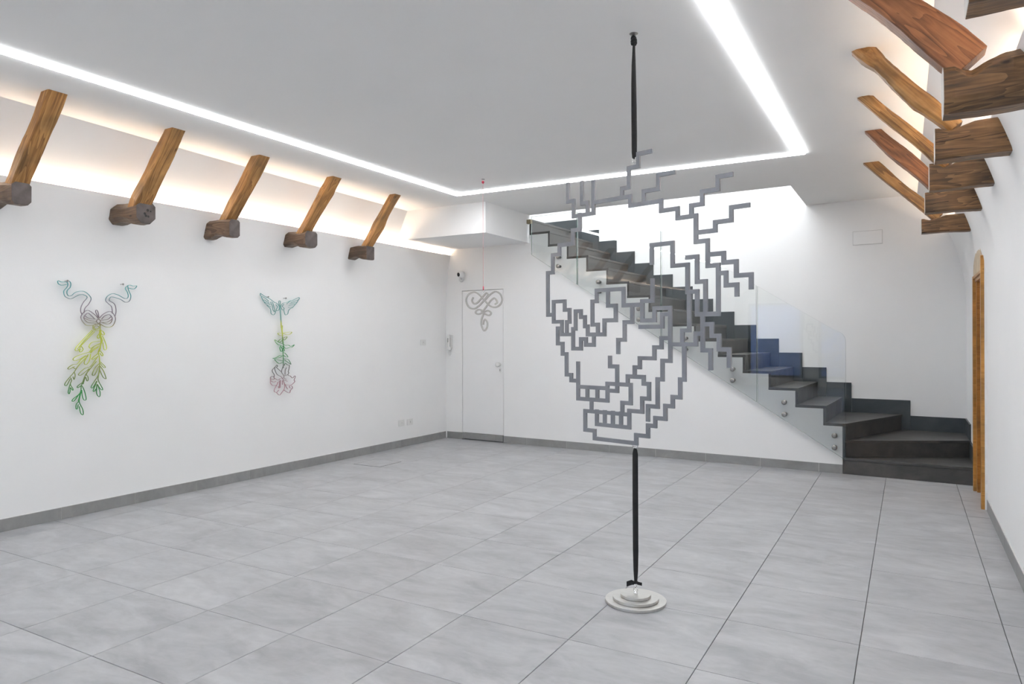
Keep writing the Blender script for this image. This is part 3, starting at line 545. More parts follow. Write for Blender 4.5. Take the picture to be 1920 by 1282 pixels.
for s, za, zb in [(-3.935, 2.477, 2.358), (-3.366, 2.128, 2.005), (-2.832, 1.778, 1.648), (-2.26, 1.421, 1.290), (-1.717, 1.072, 0.946), (-1.167, 0.725, 0.595), (-0.67, 0.402, 0.277)]:
    for z in (za, zb):
        m = MB()
        m.lathe([(0.018, 0.0), (0.018, 0.041)], B(s, 0.0, z), BN, 20, 1)
        m.lathe([(0.026, 0.0), (0.027, 0.003), (0.027, 0.012), (0.023, 0.017), (0.008, 0.018)], B(s, -0.058, z), BN, 24, 0)
        m.obj('standoff_bolt', [STEEL, DARKP], gl)
m = MB(); m.box(-4.40, -4.335, -0.078, -0.028, 2.945, 3.0, fn=bf); m.obj('wall_clamp', BRASS, gl, 'small aged brass wall clamp', bevel=0.004)

# ------------------------------------------------------------------ doors
d1 = structure('door_1', 'flush white door in the back wall with a round white knob')
m = MB(); m.box(-5.510, -4.825, 0.002, 0.045, 0.100, 2.098, fn=bf); m.obj('door_leaf', DOORW, d1, bevel=0.0015)
m = MB(); m.box(-5.517, -4.818, 0.06, 0.11, 0.0, 2.105, fn=bf); m.obj('door_stop', JOINT, d1)
m = MB(); m.box(-5.508, -4.945, -0.010, 0.002, 0.014, 0.097, fn=bf); m.obj('kick_tile', BASE, d1)
m = MB(); m.box(-4.942, -4.827, -0.010, 0.002, 0.014, 0.097, fn=bf); m.obj('kick_tile', BASE, d1)
m = MB(); m.lathe([(0.026, 0), (0.026, 0.006), (0.012, 0.010), (0.012, 0.028), (0.024, 0.034), (0.033, 0.046), (0.033, 0.058), (0.022, 0.068), (0.004, 0.071)], B(-4.885, 0.002, 1.071), BN, 28); m.obj('door_knob', PLASTIC, d1)
m = MB()
kp = [(-4.874 + 0.018*math.cos(t*PI/10), 0.992 + (0.016 if math.sin(t*PI/10) > 0 else -0.016) + 0.018*math.sin(t*PI/10)) for t in range(20)]
m.prism(kp, 0.002, -0.004, lambda u, v, w: B(u, w, v)); m.obj('escutcheon', PLASTIC, d1)
m = MB(); m.lathe([(0.0055, 0), (0.0055, 0.001)], B(-4.874, -0.004, 0.998), BN, 12); m.box(-4.8765, -4.8715, -0.0052, -0.004, 0.978, 0.998, fn=bf); m.obj('keyhole', DARKP, d1)

d2 = structure('door_2', 'honey pine doorway in the right wall with rough plaster above')
def hewn_board(mb, x0, x1, y0, y1, z0, z1, wob=0.004, n=14, seed=1):
    r = random.Random(seed); vs = []
    for k in range(n+1):
        z = z0+(z1-z0)*k/n; a = r.uniform(-wob, wob)
        vs += [(x0, y0+a, z), (x1, y0+a, z), (x1, y1, z), (x0, y1, z)]
    fs = [(0, 1, 2, 3), (n*4+3, n*4+2, n*4+1, n*4)]
    for k in range(n):
        for c in range(4): e = (c+1) % 4; fs.append((k*4+c, k*4+e, k*4+4+e, k*4+4+c))
    mb.add(vs, fs)
m = MB(); hewn_board(m, 0.521, 0.546, 6.93, 6.985, 0.0, 2.10, 0.003, 16, 3); m.obj('door_casing', PINE, d2)
m = MB(); hewn_board(m, 0.5462, 0.60, 6.922, 6.985, 0.0, 2.12, 0.007, 30, 9); m.obj('plaster_edge', WALL, d2)
m = MB(); m.box(0.519, 0.60, 7.715, 7.775, 0.0, 1.985); m.obj('door_casing', PINE, d2, bevel=0.003)
m = MB(); m.box(0.545, 0.80, 7.660, 7.715, 0.0, 1.985); m.obj('door_jamb', PINE_D, d2, bevel=0.003)
m = MB(); m.box(0.60, 0.80, 6.985, 7.03, 0.0, 1.985); m.obj('door_jamb', PINE_D, d2, bevel=0.003)
m = MB(); m.box(0.60, 0.645, 7.03, 7.66, 0.01, 1.96); m.obj('door_leaf', PINE_D, d2, bevel=0.004)
m = MB(); m.box(0.522, 0.80, 6.985, 7.715, 1.958, 1.985); m.box(0.535, 0.80, 6.985, 7.715, 1.930, 1.958); m.obj('door_head', PINE, d2, bevel=0.003)
r = random.Random(5); top = [(7.76, 1.985)]
for y, z in [(7.765, 2.03), (7.74, 2.075), (7.68, 2.11), (7.60, 2.15), (7.50, 2.175), (7.42, 2.17), (7.33, 2.19), (7.22, 2.185), (7.12, 2.155), (7.05, 2.165), (7.00, 2.12), (6.96, 2.10), (6.95, 2.06), (6.985, 2.03)]:
    top.append((y + r.uniform(-.008, .008), z + r.uniform(-.008, .008)))
top.append((6.985, 1.985))
m = MB(); m.prism(top, 0.527, 0.60, lambda y, z, x: (x, y, z)); m.obj('bare_plaster_patch', PUTTY, d2)

# ------------------------------------------------------------------ small fittings
def oval_plate(mb, fn, w, h, t, mi=0):
    c = 0.006; pts = [(-w/2+c, -h/2), (w/2-c, -h/2), (w/2, -h/2+c), (w/2, h/2-c), (w/2-c, h/2), (-w/2+c, h/2), (-w/2, h/2-c), (-w/2, -h/2+c)]
    mb.prism(pts, 0, t, fn, mi)
def wallplate(name, label, y, z, kind):
    x = XL(y); t = thing(name, label, 'socket' if kind != 'switch' else 'switch', (x, y, z), 'white plates on the wall with the wire artworks')
    m = MB(); oval_plate(m, lambda u, v, w: (x+w, y+u, z+v), 0.122, 0.082, 0.007); m.obj('cover_plate', PLASTIC, t, bevel=0.0015)
    m = MB()
    if kind == 'switch':
        for q in (-0.011, 0.011): oval_plate(m, lambda u, v, w: (x+0.007+w, y+u+q, z+v), 0.020, 0.044, 0.003)
        m.obj('rocker', PLASTIC, t)
        m = MB(); m.box(x+0.010, x+0.0105, y-0.004, y+0.004, z-0.003, z+0.003); m.obj('indicator', JOINT, t)
    else:
        m.lathe([(0.021, 0), (0.021, 0.002), (0.018, 0.002)], (x+0.007, y, z), Vector((1, 0, 0)), 24); m.obj('socket_face', PLASTIC, t)
        m = MB()
        for q in ((0,) if kind == 'phone' else (-0.0095, 0, 0.0095)): m.lathe([(0.0035, 0), (0.0035, 0.0006)], (x+0.009, y+0.004, z+q), Vector((1, 0, 0)), 10)
        m.obj('pin_hole', DARKP, t)
wallplate('light_switch', 'white switch plate alone on the wall near the corner at hand height', 7.742, 1.374, 'switch')
wallplate('wall_socket', 'low white socket plate farther from the room corner, left of its twin', 7.270, 0.318, 'phone')
wallplate('wall_socket', 'low white socket plate closer to the room corner, three dark holes', 7.446, 0.314, 'socket')

pl = thing('access_panel', 'blank white access panel high on the wall behind the staircase', 'panel', B(-0.479, 1.3, 2.535))
m = MB(); m.box(-0.634, -0.325, 1.288, 1.30, 2.536, 2.692, fn=bf); m.obj('panel_cover', WALL, pl, bevel=0.002)
m = MB(); m.box(-0.640, -0.319, 1.297, 1.301, 2.530, 2.698, fn=bf); m.obj('panel_frame', GROUT, pl)

hb = thing('floor_hatch', 'square inspection hatch let into the floor near the wall sockets', 'hatch', (-5.31, 6.21, 0.0))
m = MB(); m.box(-5.495, -5.124, 6.024, 6.395, 0.0004, 0.0018); m.obj('hatch_lid', TILE, hb)
m = MB(); m.box(-5.501, -5.118, 6.018, 6.023, 0.0004, 0.0024); m.box(-5.123, -5.118, 6.018, 6.401, 0.0004, 0.0024)
m.box(-5.501, -5.118, 6.396, 6.401, 0.0004, 0.0014); m.box(-5.501, -5.496, 6.018, 6.401, 0.0004, 0.0014); m.obj('hatch_frame', JOINT, hb)

# surveillance camera on the back wall
sc0 = Vector(B(-5.463, -0.095, 2.33))
cc = thing('security_camera', 'round white security camera with a black lens above the white door', 'camera', B(-5.50, -0.0, 2.27))
look = Vector((0.10, -1.0, -0.16)).normalized(); look = (look + Vector((-0.35, 0, 0))).normalized()
m = MB(); m.lathe([(0.004, -0.052), (0.026, -0.047), (0.044, -0.030), (0.052, -0.006), (0.051, 0.016), (0.044, 0.036), (0.033, 0.048), (0.029, 0.050)], sc0, look, 28); m.obj('camera_head', PLASTIC, cc)
m = MB(); m.lathe([(0.028, 0.046), (0.028, 0.052), (0.020, 0.0555), (0.004, 0.057)], sc0, look, 28); m.obj('lens', DARKP, cc)
m = MB(); m.lathe([(0.036, 0), (0.036, 0.012), (0.030, 0.020)], B(-5.525, 0, 2.262), BN, 28); m.lathe([(0.024, 0.018), (0.026, 0.030), (0.018, 0.040)], B(-5.525, 0, 2.262), BN, 24); m.obj('mount_base', PLASTIC, cc)
m = MB(); m.tube(catmull([B(-5.525, -0.035, 2.262), B(-5.485, -0.055, 2.243), B(-5.445, -0.07, 2.255), B(-5.440, -0.08, 2.285), sc0], 6), 0.014, 12); m.obj('bracket_arm', PLASTIC, cc)

# door-entry handset
ph = thing('intercom_handset', 'slim white door-entry handset on the wall between corner and white door', 'intercom', B(-5.705, 0, 1.35))
m = MB(); m.box(-5.738, -5.682, -0.030, 0.0, 1.285, 1.475, fn=bf); m.obj('intercom_body', PLASTIC, ph, bevel=0.008)
m = MB(); m.box(-5.735, -5.697, -0.062, -0.030, 1.262, 1.312, fn=bf); m.box(-5.735, -5.697, -0.062, -0.030, 1.440, 1.485, fn=bf); m.box(-5.733, -5.699, -0.072, -0.050, 1.262, 1.485, fn=bf); m.obj('handset', PLASTIC, ph, bevel=0.006)
m = MB()
for z in (1.425, 1.405, 1.385): m.box(-5.722, -5.710, -0.0745, -0.0715, z-0.006, z+0.006, fn=bf)
m.obj('button', DARKP, ph)
m = MB(); m.tube(catmull([B(-5.716, -0.055, 1.265), B(-5.722, -0.045, 1.22), B(-5.708, -0.035, 1.185), B(-5.694, -0.03, 1.22), B(-5.688, -0.02, 1.277)], 8), 0.0035, 8); m.obj('cord', PLASTIC, ph)

# ------------------------------------------------------------------ old roof timbers
def hewn(name, mats, parent, p0, p1, w, h, seed, bend=0.0, wob=0.006, chamfer=0.2, rings=15, wtop=None, lumps=(), side=Vector((0, 1, 0)), label=None, hprof=None, mod=1.0):
    """a rough-sawn timber from p0 to p1 (its own X axis runs along the grain); w across (side), h deep"""
    p0, p1 = Vector(p0), Vector(p1); ax = (p1-p0); Ln = ax.length; ax.normalize()
    sd = (side - ax*side.dot(ax)).normalized(); up = ax.cross(sd)
    rr = random.Random(seed); vs = []
    ph_ = [rr.uniform(0, 6.28) for _ in range(6)]
    for k in range(rings+1):
        t = k/rings; x = Ln*t
        ww = (w if wtop is None else w + (wtop-w)*t)
        ww *= 1 + mod*(0.07*math.sin(5*t+ph_[0]) + 0.04*math.sin(13*t+ph_[1])); hh = h*(1 + mod*(0.08*math.sin(6*t+ph_[2]) + 0.04*math.sin(11*t+ph_[3])))
        oy = bend*math.sin(PI*t) + wob*math.sin(7*t+ph_[4]); oz = wob*math.sin(9*t+ph_[5])
        for tl, am, wd in lumps:
            q = math.exp(-((t-tl)/wd)**2); ww += am*q; hh += 0.6*am*q
        zt = 0.0 if hprof is None else lerp_table(hprof, t)
        c = chamfer*min(ww, hh)
        ring = [(-ww/2+c, -hh/2), (ww/2-c*.7, -hh/2), (ww/2, -hh/2+c*.7), (ww/2, hh/2-c), (ww/2-c, hh/2), (-ww/2+c*.8, hh/2), (-ww/2, hh/2-c*.8), (-ww/2, -hh/2+c)]
        for i, (a, b) in enumerate(ring):
            if b > 0: b += zt
            vs.append((x, a + oy + rr.uniform(-1, 1)*wob*.35, b + oz + rr.uniform(-1, 1)*wob*.3))
    fs = [list(range(8))[::-1], [rings*8+i for i in range(8)]]; mi = [1, 1] if len(mats) > 1 else [0, 0]
    for k in range(rings):
        for i in range(8):
            j = (i+1) % 8; fs.append((k*8+i, k*8+j, k*8+8+j, k*8+8+i)); mi.append(0)
    me = bpy.data.meshes.new(name); me.from_pydata(vs, [], fs)
    for mm in mats: me.materials.append(mm)
    me.polygons.foreach_set('material_index', mi)
    bm = bmesh.new(); bm.from_mesh(me); bmesh.ops.recalc_face_normals(bm, faces=bm.faces); bm.to_mesh(me); bm.free()
    o = link(bpy.data.objects.new(name, me)); o.parent = parent
    M = Matrix((ax, sd, up)).transposed().to_4x4(); M.translation = p0 - Vector(parent.location); o.matrix_local = M
    if label: o['label'] = label
    bv = o.modifiers.new('worn', 'BEVEL'); bv.width = 0.004; bv.segments = 2; bv.limit_method = 'ANGLE'; bv.angle_limit = math.radians(35)
    return o

GL = 'old timber stubs above the wall with the wire artworks'
# end X, y0, y1, z0, z1 of the stub ; top X, bottom X of the rafter side face ; rafter thickness along X ; widths
left_beams = [
 (-5.364, 2.47, 2.60, 2.378, 2.535, -4.995, -5.455, 0.072, 0.118, 'topmost-left timber stub cut by the picture edge, squared dark end face', 11, ()),
 (-5.405, 3.39, 3.56, 2.378, 2.555, -5.055, -5.510, 0.075, 0.122, 'timber stub with a rounded end full of black holes, above the bow and key artwork', 23, ((0.15, 0.012, 0.1),)),
 (-5.401, 4.28, 4.40, 2.375, 2.540, -5.120, -5.565, 0.080, 0.118, 'timber stub in the middle of the row of five, straight rafter and small blunt end', 35, ()),
 (-5.421, 5.22, 5.39, 2.398, 2.555, -5.125, -5.560, 0.062, 0.125, 'timber stub above the winged lily artwork with a split along its base', 42, ((0.7, 0.01, 0.06),)),
 (-5.468, 6.21, 6.35, 2.366, 2.515, -5.135, -5.535, 0.062, 0.110, 'timber stub nearest the room corner, thin crooked rafter and square end', 57, ((0.45, 0.014, 0.08),)),
]
for (xe, y0, y1, z0, z1, xt, xb, th, w, lab, seed, lumps) in left_beams:
    t = thing('timber_stub', lab, 'wooden beam', (xe, (y0+y1)/2, z0), GL)
    yc = (y0+y1)/2; ry = y0 + 0.01 + w/2
    ang = math.atan2(0.53, xt-xb); off = th/2/math.sin(ang)
    ztop = CZ + 0.06; tx = xt + off + 0.06/math.tan(ang); zbm = z1 - 0.07; bx = xt + off - (CZ-zbm)/math.tan(ang)
    hewn('rafter', [RAFTER], t, (bx, ry, zbm), (tx, ry, ztop), w, th*1.12, seed, bend=0.003, wob=0.003, chamfer=0.07, rings=24, mod=0.65, lumps=lumps)
    if seed == 23:
        for dy, dz, r_ in ((0.10, 0.105, 0.010), (0.125, 0.100, 0.006), (0.075, 0.075, 0.009), (0.085, 0.058, 0.009), (0.105, 0.055, 0.008)):
            m = MB(); m.lathe([(r_*0.6, -0.001), (r_, 0.0), (r_*1.2, 0.004)], (xe-0.0028, y0+dy, z0+dz), Vector((1, 0, 0)), 7, smooth=False); m.obj('rot_hole', DARKP, t)
    zc = (z0+z1)/2
    hp = [(0, 0.012), (0.18, 0.014), (0.32, -0.012), (0.45, -0.016), (0.6, 0.004), (1.0, 0.010)]
    hewn('beam_end', [STUB, END_D], t, (xe, yc, zc), (-5.93, yc-0.01, zc+0.004), y1-y0, z1-z0-0.008, seed+3, wob=0.004, chamfer={57: 0.08, 23: 0.30}.get(seed, 0.20), rings=14, hprof=hp, mod=0.5, label='dark weathered beam end')

GR = 'old timber stubs above the wall with the pine doorway'
right_beams = [
 (0.160, 2.50, 2.66, 2.435, 2.64, (-0.23, 0.24), 0.22, 2.60, 'dark timber stub in the top corner, only its lower part in view', 61, 0.12, 0.095),
 (0.132, 3.46, 3.66, 2.375, 2.585, (-0.206, 0.258), 0.228, 2.541, 'largest round timber stub, closest in view, with a broad squared rafter on top', 72, 0.118, 0.150),
 (0.128, 4.43, 4.58, 2.390, 2.566, (-0.222, 0.232), 0.195, 2.541, 'knotty timber stub with a bulging crooked rafter, second below the largest one', 83, 0.105, 0.086),
 (0.121, 5.31, 5.43, 2.384, 2.562, (-0.250, 0.228), 0.205, 2.530, 'timber stub with a slim rounded rafter and a pitted side, third in the stepped row', 94, 0.092, 0.078),
 (0.113, 6.21, 6.34, 2.376, 2.542, (-0.240, 0.225), 0.195, 2.520, 'timber stub with a long black crack, its reddish rafter flat and knotted', 105, 0.115, 0.100),
 (0.106, 7.34, 7.46, 2.366, 2.508, (-0.305, 0.195), 0.174, 2.484, 'lowest and farthest timber stub over the staircase, with an orange rafter', 116, 0.100, 0.088),
]
for (xe, y0, y1, z0, z1, xx, xv, zv, lab, seed, w, th) in right_beams:
    t = thing('timber_stub', lab, 'wooden beam', (xe, (y0+y1)/2, z0), GR)
    yc = (y0+y1)/2; zc = (z0+z1)/2; big = seed == 72
    tv = (xv-xe)/(0.66-xe); dv = zv - z1
    hp = [(0, -0.004), (max(0.02, tv-0.10), -0.002), (tv, dv), (tv+0.10, dv*0.35), (tv+0.22, 0.008), (0.7, 0.016), (1.0, 0.016)]
    hewn('beam_end', [STUB_R, END_L], t, (xe, yc, zc), (0.66, yc+0.003, zc+(0.008 if big else 0.002)), y1-y0, z1-z0-0.004, seed, wob=0.0025, chamfer=0.26 if big else 0.10, rings=26, hprof=hp, mod=0.3)
    ry = y0 + 0.020 + w/2
    xt, xb = xx; ang = math.atan2(CZ-2.55, xb-xt); zbm = zv - 0.012 + th/2*math.cos(ang)
    bx = xt + (CZ-zbm)/math.tan(ang); tx = xt - 0.06/math.tan(ang)
    lumps = {83: ((0.84, 0.032, 0.07), (0.30, 0.012, 0.06)), 94: ((0.5, 0.006, 0.2),)}.get(seed, ())
    hewn('rafter', [RAFTER_R if seed in (72, 105, 61) else RAFTER], t, (bx, ry, zbm), (tx, ry, CZ+0.06), w, th, seed+5, wob=0.003 if seed != 83 else 0.006, rings=26, chamfer={83: 0.30, 94: 0.32}.get(seed, 0.07), lumps=lumps)
    if seed in (83, 105):       # long drying crack along the side
        m = MB(); zk = z0 + (0.088 if seed == 83 else 0.060); rk = random.Random(seed); P = []
        for k in range(9):
            q = k/8; P.append((xe + 0.004 + (0.36 if seed == 105 else 0.16)*q, y0 - 0.001, zk + 0.030*q*(1 if seed == 105 else 0.6) + rk.uniform(-.002, .002)))
        hw = [0.0008, 0.0016, 0.0012, 0.002, 0.0035, 0.004, 0.003, 0.0018, 0.0006] if seed == 105 else [0.0008]*9
        vs = [(x, y, z+h) for (x, y, z), h in zip(P, hw)] + [(x, y, z-h) for (x, y, z), h in zip(P, hw)]
        vs += [(x, y+0.02, z) for x, y, z in vs]
        fs = [(k, k+1, 9+k+1, 9+k) for k in range(8)] + [(18+k, 18+9+k, 18+9+k+1, 18+k+1) for k in range(8)] + [(k, 18+k, 18+k+1, k+1) for k in range(8)] + [(9+k, 9+k+1, 27+k+1, 27+k) for k in range(8)]
        m.add(vs, fs); m.obj('crack', DARKP, t)

# ------------------------------------------------------------------ hanging lattice sculpture on its straps
TH = math.radians(-14.25); UE = Vector((math.cos(TH), math.sin(TH), 0)); UN = Vector((-math.sin(TH), math.cos(TH), 0)); C0 = Vector((-1.286, 3.608, 0))
def SP(u, d, z): return C0 + UE*u + UN*d + Vector((0, 0, z))
BW = 0.0218; DP = 0.0062
segs = []
for p in LATTICE:
    for a, b in zip(p[:-1], p[1:]):
        segs.append((round(min(a[0], b[0])-BW/2, 4), round(max(a[0], b[0])+BW/2, 4), round(min(a[1], b[1])-BW/2, 4), round(max(a[1], b[1])+BW/2, 4)))
# an end that stops on another bar gets no overshoot problem: overlapping bars are merged on a cell grid
def snap(vals, tol=0.0016):
    vs = sorted(set(vals)); rep = {}; cur = vs[0]
    for v in vs:
        if v - cur > tol: cur = v
        rep[v] = cur
    return rep
ru = snap([v for s in segs for v in s[:2]]); rz = snap([v for s in segs for v in s[2:]])
US = sorted(set(ru.values())); ZS = sorted(set(rz.values())); ui = {v: i for i, v in enumerate(US)}; zi = {v: i for i, v in enumerate(ZS)}
occ = set()
for a, b, c, d in segs:
    for i in range(ui[ru[a]], ui[ru[b]]):
        for j in range(zi[rz[c]], zi[rz[d]]): occ.add((i, j))
lv, lf, lm = [], [], {}
def LV(i, j, f):
    k = (i, j, f)
    if k not in lm: lm[k] = len(lv); lv.append(SP(US[i], -DP if f == 0 else DP, ZS[j]))
    return lm[k]
for i, j in occ:
    lf.append((LV(i, j, 0), LV(i+1, j, 0), LV(i+1, j+1, 0), LV(i, j+1, 0)))
    lf.append((LV(i, j, 1), LV(i, j+1, 1), LV(i+1, j+1, 1), LV(i+1, j, 1)))
    if (i-1, j) not in occ: lf.append((LV(i, j, 0), LV(i, j+1, 0), LV(i, j+1, 1), LV(i, j, 1)))
    if (i+1, j) not in occ: lf.append((LV(i+1, j, 0), LV(i+1, j, 1), LV(i+1, j+1, 1), LV(i+1, j+1, 0)))
    if (i, j-1) not in occ: lf.append((LV(i, j, 0), LV(i, j, 1), LV(i+1, j, 1), LV(i+1, j, 0)))
    if (i, j+1) not in occ: lf.append((LV(i, j+1, 0), LV(i+1, j+1, 0), LV(i+1, j+1, 1), LV(i, j+1, 1)))
sk = thing('hanging_sculpture', 'silver-grey angular metal lattice drawing a skull, held between two black straps', 'sculpture', (C0.x, C0.y, 0.85))
m = MB(); m.v = [tuple(v) for v in lv]; m.f = [list(f) for f in lf]; m.m = [0]*len(lf); m.sm = [False]*len(lf)
m.obj('metal_lattice', LATM, sk)
def ring_pts(c, r, a, b, n=20): return [Vector(c) + Vector(a)*math.cos(2*PI*k/n)*r + Vector(b)*math.sin(2*PI*k/n)*r for k in range(n)]
Zv = Vector((0, 0, 1))
m = MB(); m.tube(ring_pts(SP(0.004, 0, 2.386), 0.015, UE, Zv), 0.0035, 8, closed=True); m.tube([SP(-0.012, 0, 2.398), SP(0.02, 0, 2.398)], 0.004, 8)
m.obj('shackle', CHROME, sk)
m = MB(); m.tube(ring_pts(SP(0.000, 0, 0.846), 0.016, UE, Zv), 0.0035, 8, closed=True); m.tube([SP(-0.016, 0, 0.838), SP(0.016, 0, 0.838)], 0.004, 8)
m.obj('shackle', CHROME, sk)

def strap(name, label, prof, loc, extra=None):
    """prof: (z, half width, half depth, shift)"""
    t = thing(name, label, 'strap', loc); m = MB(); vs = []; sg = 12
    for z, a, b, sh in prof:
        for k in range(sg):
            q = 2*PI*k/sg; ca, sa = math.cos(q), math.sin(q)
            fold = 1 - 0.35*max(0, math.cos(q*2))*0  # plain flattened loop
            vs.append(SP(sh + a*ca*fold, b*sa, z))
    fs = [list(range(sg)), [(len(prof)-1)*sg+k for k in range(sg)][::-1]]
    for i in range(len(prof)-1):
        for k in range(sg): l = (k+1) % sg; fs.append((i*sg+k, i*sg+l, i*sg+sg+l, i*sg+sg+k))
    m.add(vs, fs, 0, True); m.obj('webbing_loop', BLACK, t)
    return t
top = strap('ceiling_strap', 'black webbing strap hanging from a ceiling knot down to the metal lattice', [
    (2.393, 0.004, 0.004, 0.0), (2.400, 0.012, 0.007, 0.0), (2.43, 0.0165, 0.008, 0.001), (2.52, 0.0175, 0.008, 0.001), (2.68, 0.0172, 0.008, 0.0),
    (2.80, 0.0155, 0.008, -0.001), (2.90, 0.0125, 0.008, -0.001), (2.97, 0.009, 0.007, 0.0), (3.005, 0.0075, 0.007, 0.001)], (C0.x, C0.y, 2.39))
m = MB(); rr = random.Random(2)
for z0_, rad in ((3.018, 0.015), (3.033, 0.018), (3.047, 0.014)):
    m.tube([SP(rad*0.55*math.cos(k*PI/5)+rr.uniform(-.002, .002), rad*0.55*math.sin(k*PI/5), z0_+0.006*math.sin(k*PI/5*2+z0_*90)) for k in range(10)], 0.0095, 8, closed=True)
m.obj('knot', BLACK, top)
m = MB(); m.lathe([(0.024, 0), (0.022, -0.003), (0.006, -0.006)], SP(0, 0, CZ), Zv, 20); m.tube(ring_pts(SP(0, 0, CZ-0.014), 0.010, UE, Zv, 14), 0.003, 6, closed=True); m.obj('ceiling_hook', STEEL, top)
bot = strap('floor_strap', 'black webbing strap stretched from the metal lattice down to the disc base', [
    (0.100, 0.007, 0.005, 0.0), (0.125, 0.011, 0.006, 0.001), (0.17, 0.0145, 0.007, 0.001), (0.28, 0.0175, 0.008, 0.001), (0.50, 0.0180, 0.008, 0.0),
    (0.72, 0.0178, 0.008, 0.0), (0.80, 0.0170, 0.008, 0.0), (0.822, 0.012, 0.007, 0.0), (0.831, 0.004, 0.004, 0.0)], (C0.x, C0.y, 0.10))
m = MB()
for pts_, w_ in (([(0, 0, 0.100), (-0.022, -0.010, 0.101), (-0.048, -0.016, 0.088)], 0.028), ([(0, 0, 0.102), (0.018, -0.006, 0.105), (0.036, 0.004, 0.102)], 0.016)):
    P = [SP(*p) for p in pts_]
    vs = []
    for i, p in enumerate(P):
        ww = w_*(0.45 if i == 0 else 1.0 if i == 1 else 1.0)
        vs += [p + Vector((0, 0, ww/2)), p + Vector((0, 0, -ww/2)), p + Vector((0, 0, -ww/2)) + UN*0.003, p + Vector((0, 0, ww/2)) + UN*0.003]
    fs = [(0, 1, 2, 3), (11, 10, 9, 8)]
    for i in range(2):
        for k in range(4): l = (k+1) % 4; fs.append((i*4+k, i*4+l, i*4+4+l, i*4+4+k))
    m.add(vs, fs)
m.tube([SP(0.010*math.cos(k*PI/5), 0.008*math.sin(k*PI/5), 0.103+0.004*math.sin(k)) for k in range(10)], 0.006, 8, closed=True)
m.obj('knot', BLACK, bot)
db = thing('disc_base', 'stepped silver base of three stacked metal discs on the tiled floor', 'base', (C0.x, C0.y, 0.0))
for k, rad in enumerate((0.163, 0.123, 0.081)):
    m = MB(); z = 0.0005 + 0.0152*k; m.lathe([(rad-0.001, 0), (rad, 0.001), (rad, 0.0135), (rad-0.0012, 0.0148)], (C0.x, C0.y, z), Zv, 72, smooth=False); o = m.obj('disc', DISC, db)
    o.modifiers.new('ws', 'WEIGHTED_NORMAL')
m = MB(); m.lathe([(0.011, 0), (0.011, 0.004), (0.006, 0.006), (0.006, 0.012)], (C0.x, C0.y, 0.0455), Zv, 20)
m.tube(ring_pts((C0.x, C0.y, 0.067), 0.012, UE, Zv, 16), 0.0035, 8, closed=True)
m.tube(ring_pts((C0.x, C0.y, 0.088), 0.0125, UN, Zv, 16), 0.003, 8, closed=True); m.obj('eye_ring', CHROME, db)

# ------------------------------------------------------------------ wire wall pieces
def wall_art(name, label, art, mat, names, w=0.0031, d=0.009):
    pts = [p for v in art.values() for q in v for p in q]
    yc = sum(p[0] for p in pts)/len(pts)/1000; zt = max(p[1] for p in pts)/1000
    t = thing(name, label, 'wall art', (XL(yc)+0.03, yc, zt))
    nr = Vector((1, -0.0123, 0)).normalized()
    for k, curves in art.items():
        m = MB()
        for c in curves:
            P = catmull([(XL(p[0]/1000)+0.03, p[0]/1000, p[1]/1000) for p in c], 4)
            m.tube(P, 0, flat=(w, d, nr))
        o = m.obj(names.get(k, k), mat, t)
    return t
def nails(t, places):
    for y, z in places:
        m = MB(); m.lathe([(0.0022, 0), (0.0022, 0.045), (0.008, 0.045), (0.007, 0.049), (0.002, 0.050)], (XL(y), y, z), Vector((1, 0, 0)), 12)
        m.tube([(XL(y)+0.03, y+0.012*math.cos(a), z-0.010+0.012*math.sin(a)) for a in (2.6, 1.9, 1.2, 0.5, -0.3)], 0.0014, 6); m.obj('nail', STEEL, t)
# object coordinates are centred on each part: paint is given in each part's own height range, so one material per part is made below
def art_paint(name, stops):           # stops: (z in metres, colour)
    return [(z, c) for z, c in stops]
P1 = [(0.80, (0.03, 0.30, 0.06)), (1.02, (0.04, 0.30, 0.07)), (1.10, (0.20, 0.28, 0.08)), (1.20, (0.38, 0.42, 0.10)), (1.27, (0.60, 0.66, 0.08)), (1.50, (0.62, 0.68, 0.10)), (1.56, (0.32, 0.28, 0.20)), (1.62, (0.25, 0.20, 0.24)), (1.74, (0.27, 0.24, 0.28)), (1.80, (0.12, 0.38, 0.38)), (1.92, (0.08, 0.42, 0.42))]
P2 = [(0.80, (0.44, 0.28, 0.31)), (0.97, (0.50, 0.28, 0.32)), (1.05, (0.20, 0.18, 0.18)), (1.15, (0.15, 0.17, 0.15)), (1.18, (0.05, 0.28, 0.08)), (1.36, (0.06, 0.36, 0.11)), (1.44, (0.25, 0.38, 0.10)), (1.48, (0.68, 0.72, 0.12)), (1.60, (0.60, 0.66, 0.20)), (1.64, (0.24, 0.44, 0.40)), (1.92, (0.17, 0.44, 0.44))]
def paint_for(name, table, zc):
    z0, z1 = table[0][0], table[-1][0]
    m, nt, b = principled(name, (0.5, 0.5, 0.5), 0.5); L = nt.links.new
    tc = nt.nodes.new('ShaderNodeTexCoord'); sp = nt.nodes.new('ShaderNodeSeparateXYZ'); L(tc.outputs['Object'], sp.inputs[0])
    mr = nt.nodes.new('ShaderNodeMapRange'); mr.inputs['From Min'].default_value = z0-zc; mr.inputs['From Max'].default_value = z1-zc
    L(sp.outputs['Z'], mr.inputs['Value']); r = ramp(nt, [((z-z0)/(z1-z0), c) for z, c in table]); L(mr.outputs['Result'], r.inputs['Fac'])
    L(r.outputs['Color'], b.inputs['Base Color']); return m
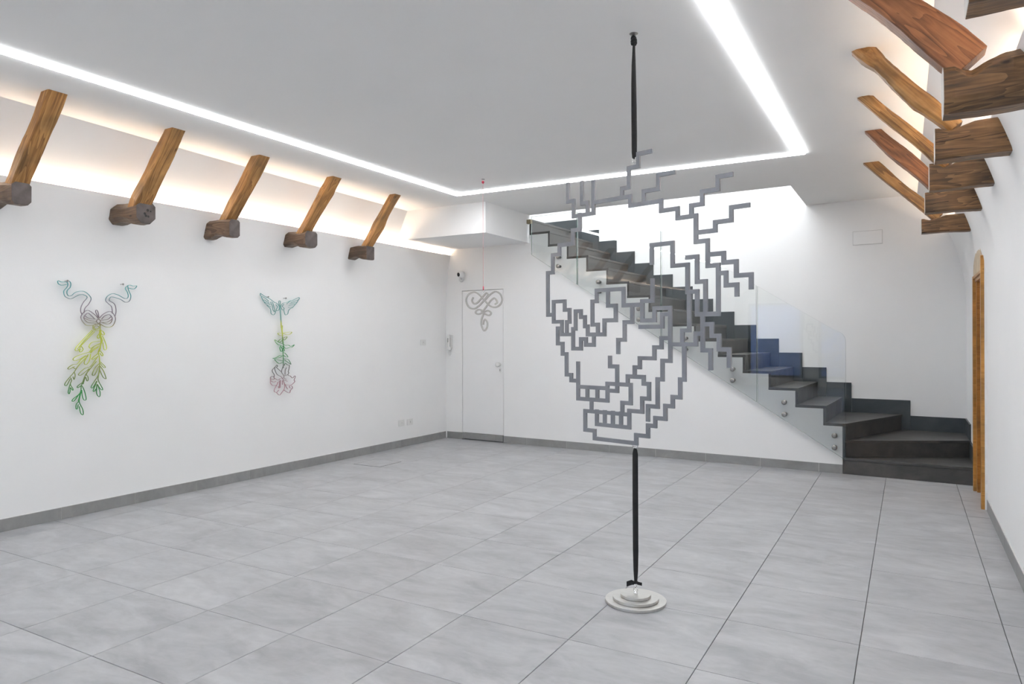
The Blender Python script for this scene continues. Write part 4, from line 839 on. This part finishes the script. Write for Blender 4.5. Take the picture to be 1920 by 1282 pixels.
for nm, lab, art, tab, nls in (
    ('wire_artwork', 'gradient-painted wire wall piece of ribbons, bow, key and hanging mistletoe', ART_ONE, P1, [(3.083, 1.897), (3.531, 1.899)]),
    ('wire_artwork', 'gradient-painted wire wall piece of two wings, leafy stem and pink lily', ART_TWO, P2, [(5.066, 1.868), (5.300, 1.866)])):
    t = wall_art(nm, lab, art, WALL, {'ribbon': 'ribbon_outline', 'bow': 'bow_outline', 'key': 'key_outline', 'branch': 'branch_outline', 'wing': 'wing_outline', 'stem': 'stem_outline', 'leaf': 'leaf_outline', 'flower': 'flower_outline'})
    for o in list(t.children):
        zc = o.location.z + t.location.z
        o.data.materials.clear(); o.data.materials.append(paint_for('painted_wire', tab, zc))
    nails(t, nls)

# ------------------------------------------------------------------ glittering swirl hung by a pink cord
OX, OY = -3.815, 6.12
sw = thing('hanging_ornament', 'grey glittering scrollwork hanging on a pink cord before the white door', 'ornament', (OX, OY, 1.51))
on = Vector((-0.046, -1, 0)).normalized(); m = MB()
for c in ORNAMENT['swirl']:
    P = catmull([(p[0]/1000, 6.12-0.046*(p[0]/1000+3.815), p[1]/1000) for p in c], 6)
    m.tube(P, 0, flat=(0.0165, 0.012, on))
m.obj('scrollwork', GLIT, sw, bevel=0.002)
m = MB(); m.tube(ring_pts((OX, OY, 1.915), 0.012, (1, 0, 0), Zv, 16), 0.0025, 6, closed=True); m.obj('hanging_ring', CHROME, sw)
pc = thing('pink_string', 'thin pink cord dropping from the ceiling to the grey scrollwork', 'cord', (OX, OY, 1.93))
m = MB(); m.tube([(OX, OY, 1.94), (OX, OY, CZ-0.03)], 0.0022, 6); m.obj('thread', PINKT, pc)
m = MB(); m.tube([(OX, OY, 1.925), (OX, OY, 1.965)], 0.006, 8); m.obj('lower_knot', PINKC, pc)
m = MB(); m.lathe([(0.003, 0), (0.013, 0.012), (0.015, 0.020), (0.006, 0.034)], (OX, OY, CZ-0.048), Zv, 12); m.obj('knot', PINKC, pc)
m = MB(); m.lathe([(0.020, 0), (0.018, -0.003), (0.005, -0.005)], (OX, OY, CZ), Zv, 16); m.tube([(OX, OY, CZ), (OX, OY, CZ-0.016)], 0.002, 6); m.obj('ceiling_hook', STEEL, pc)
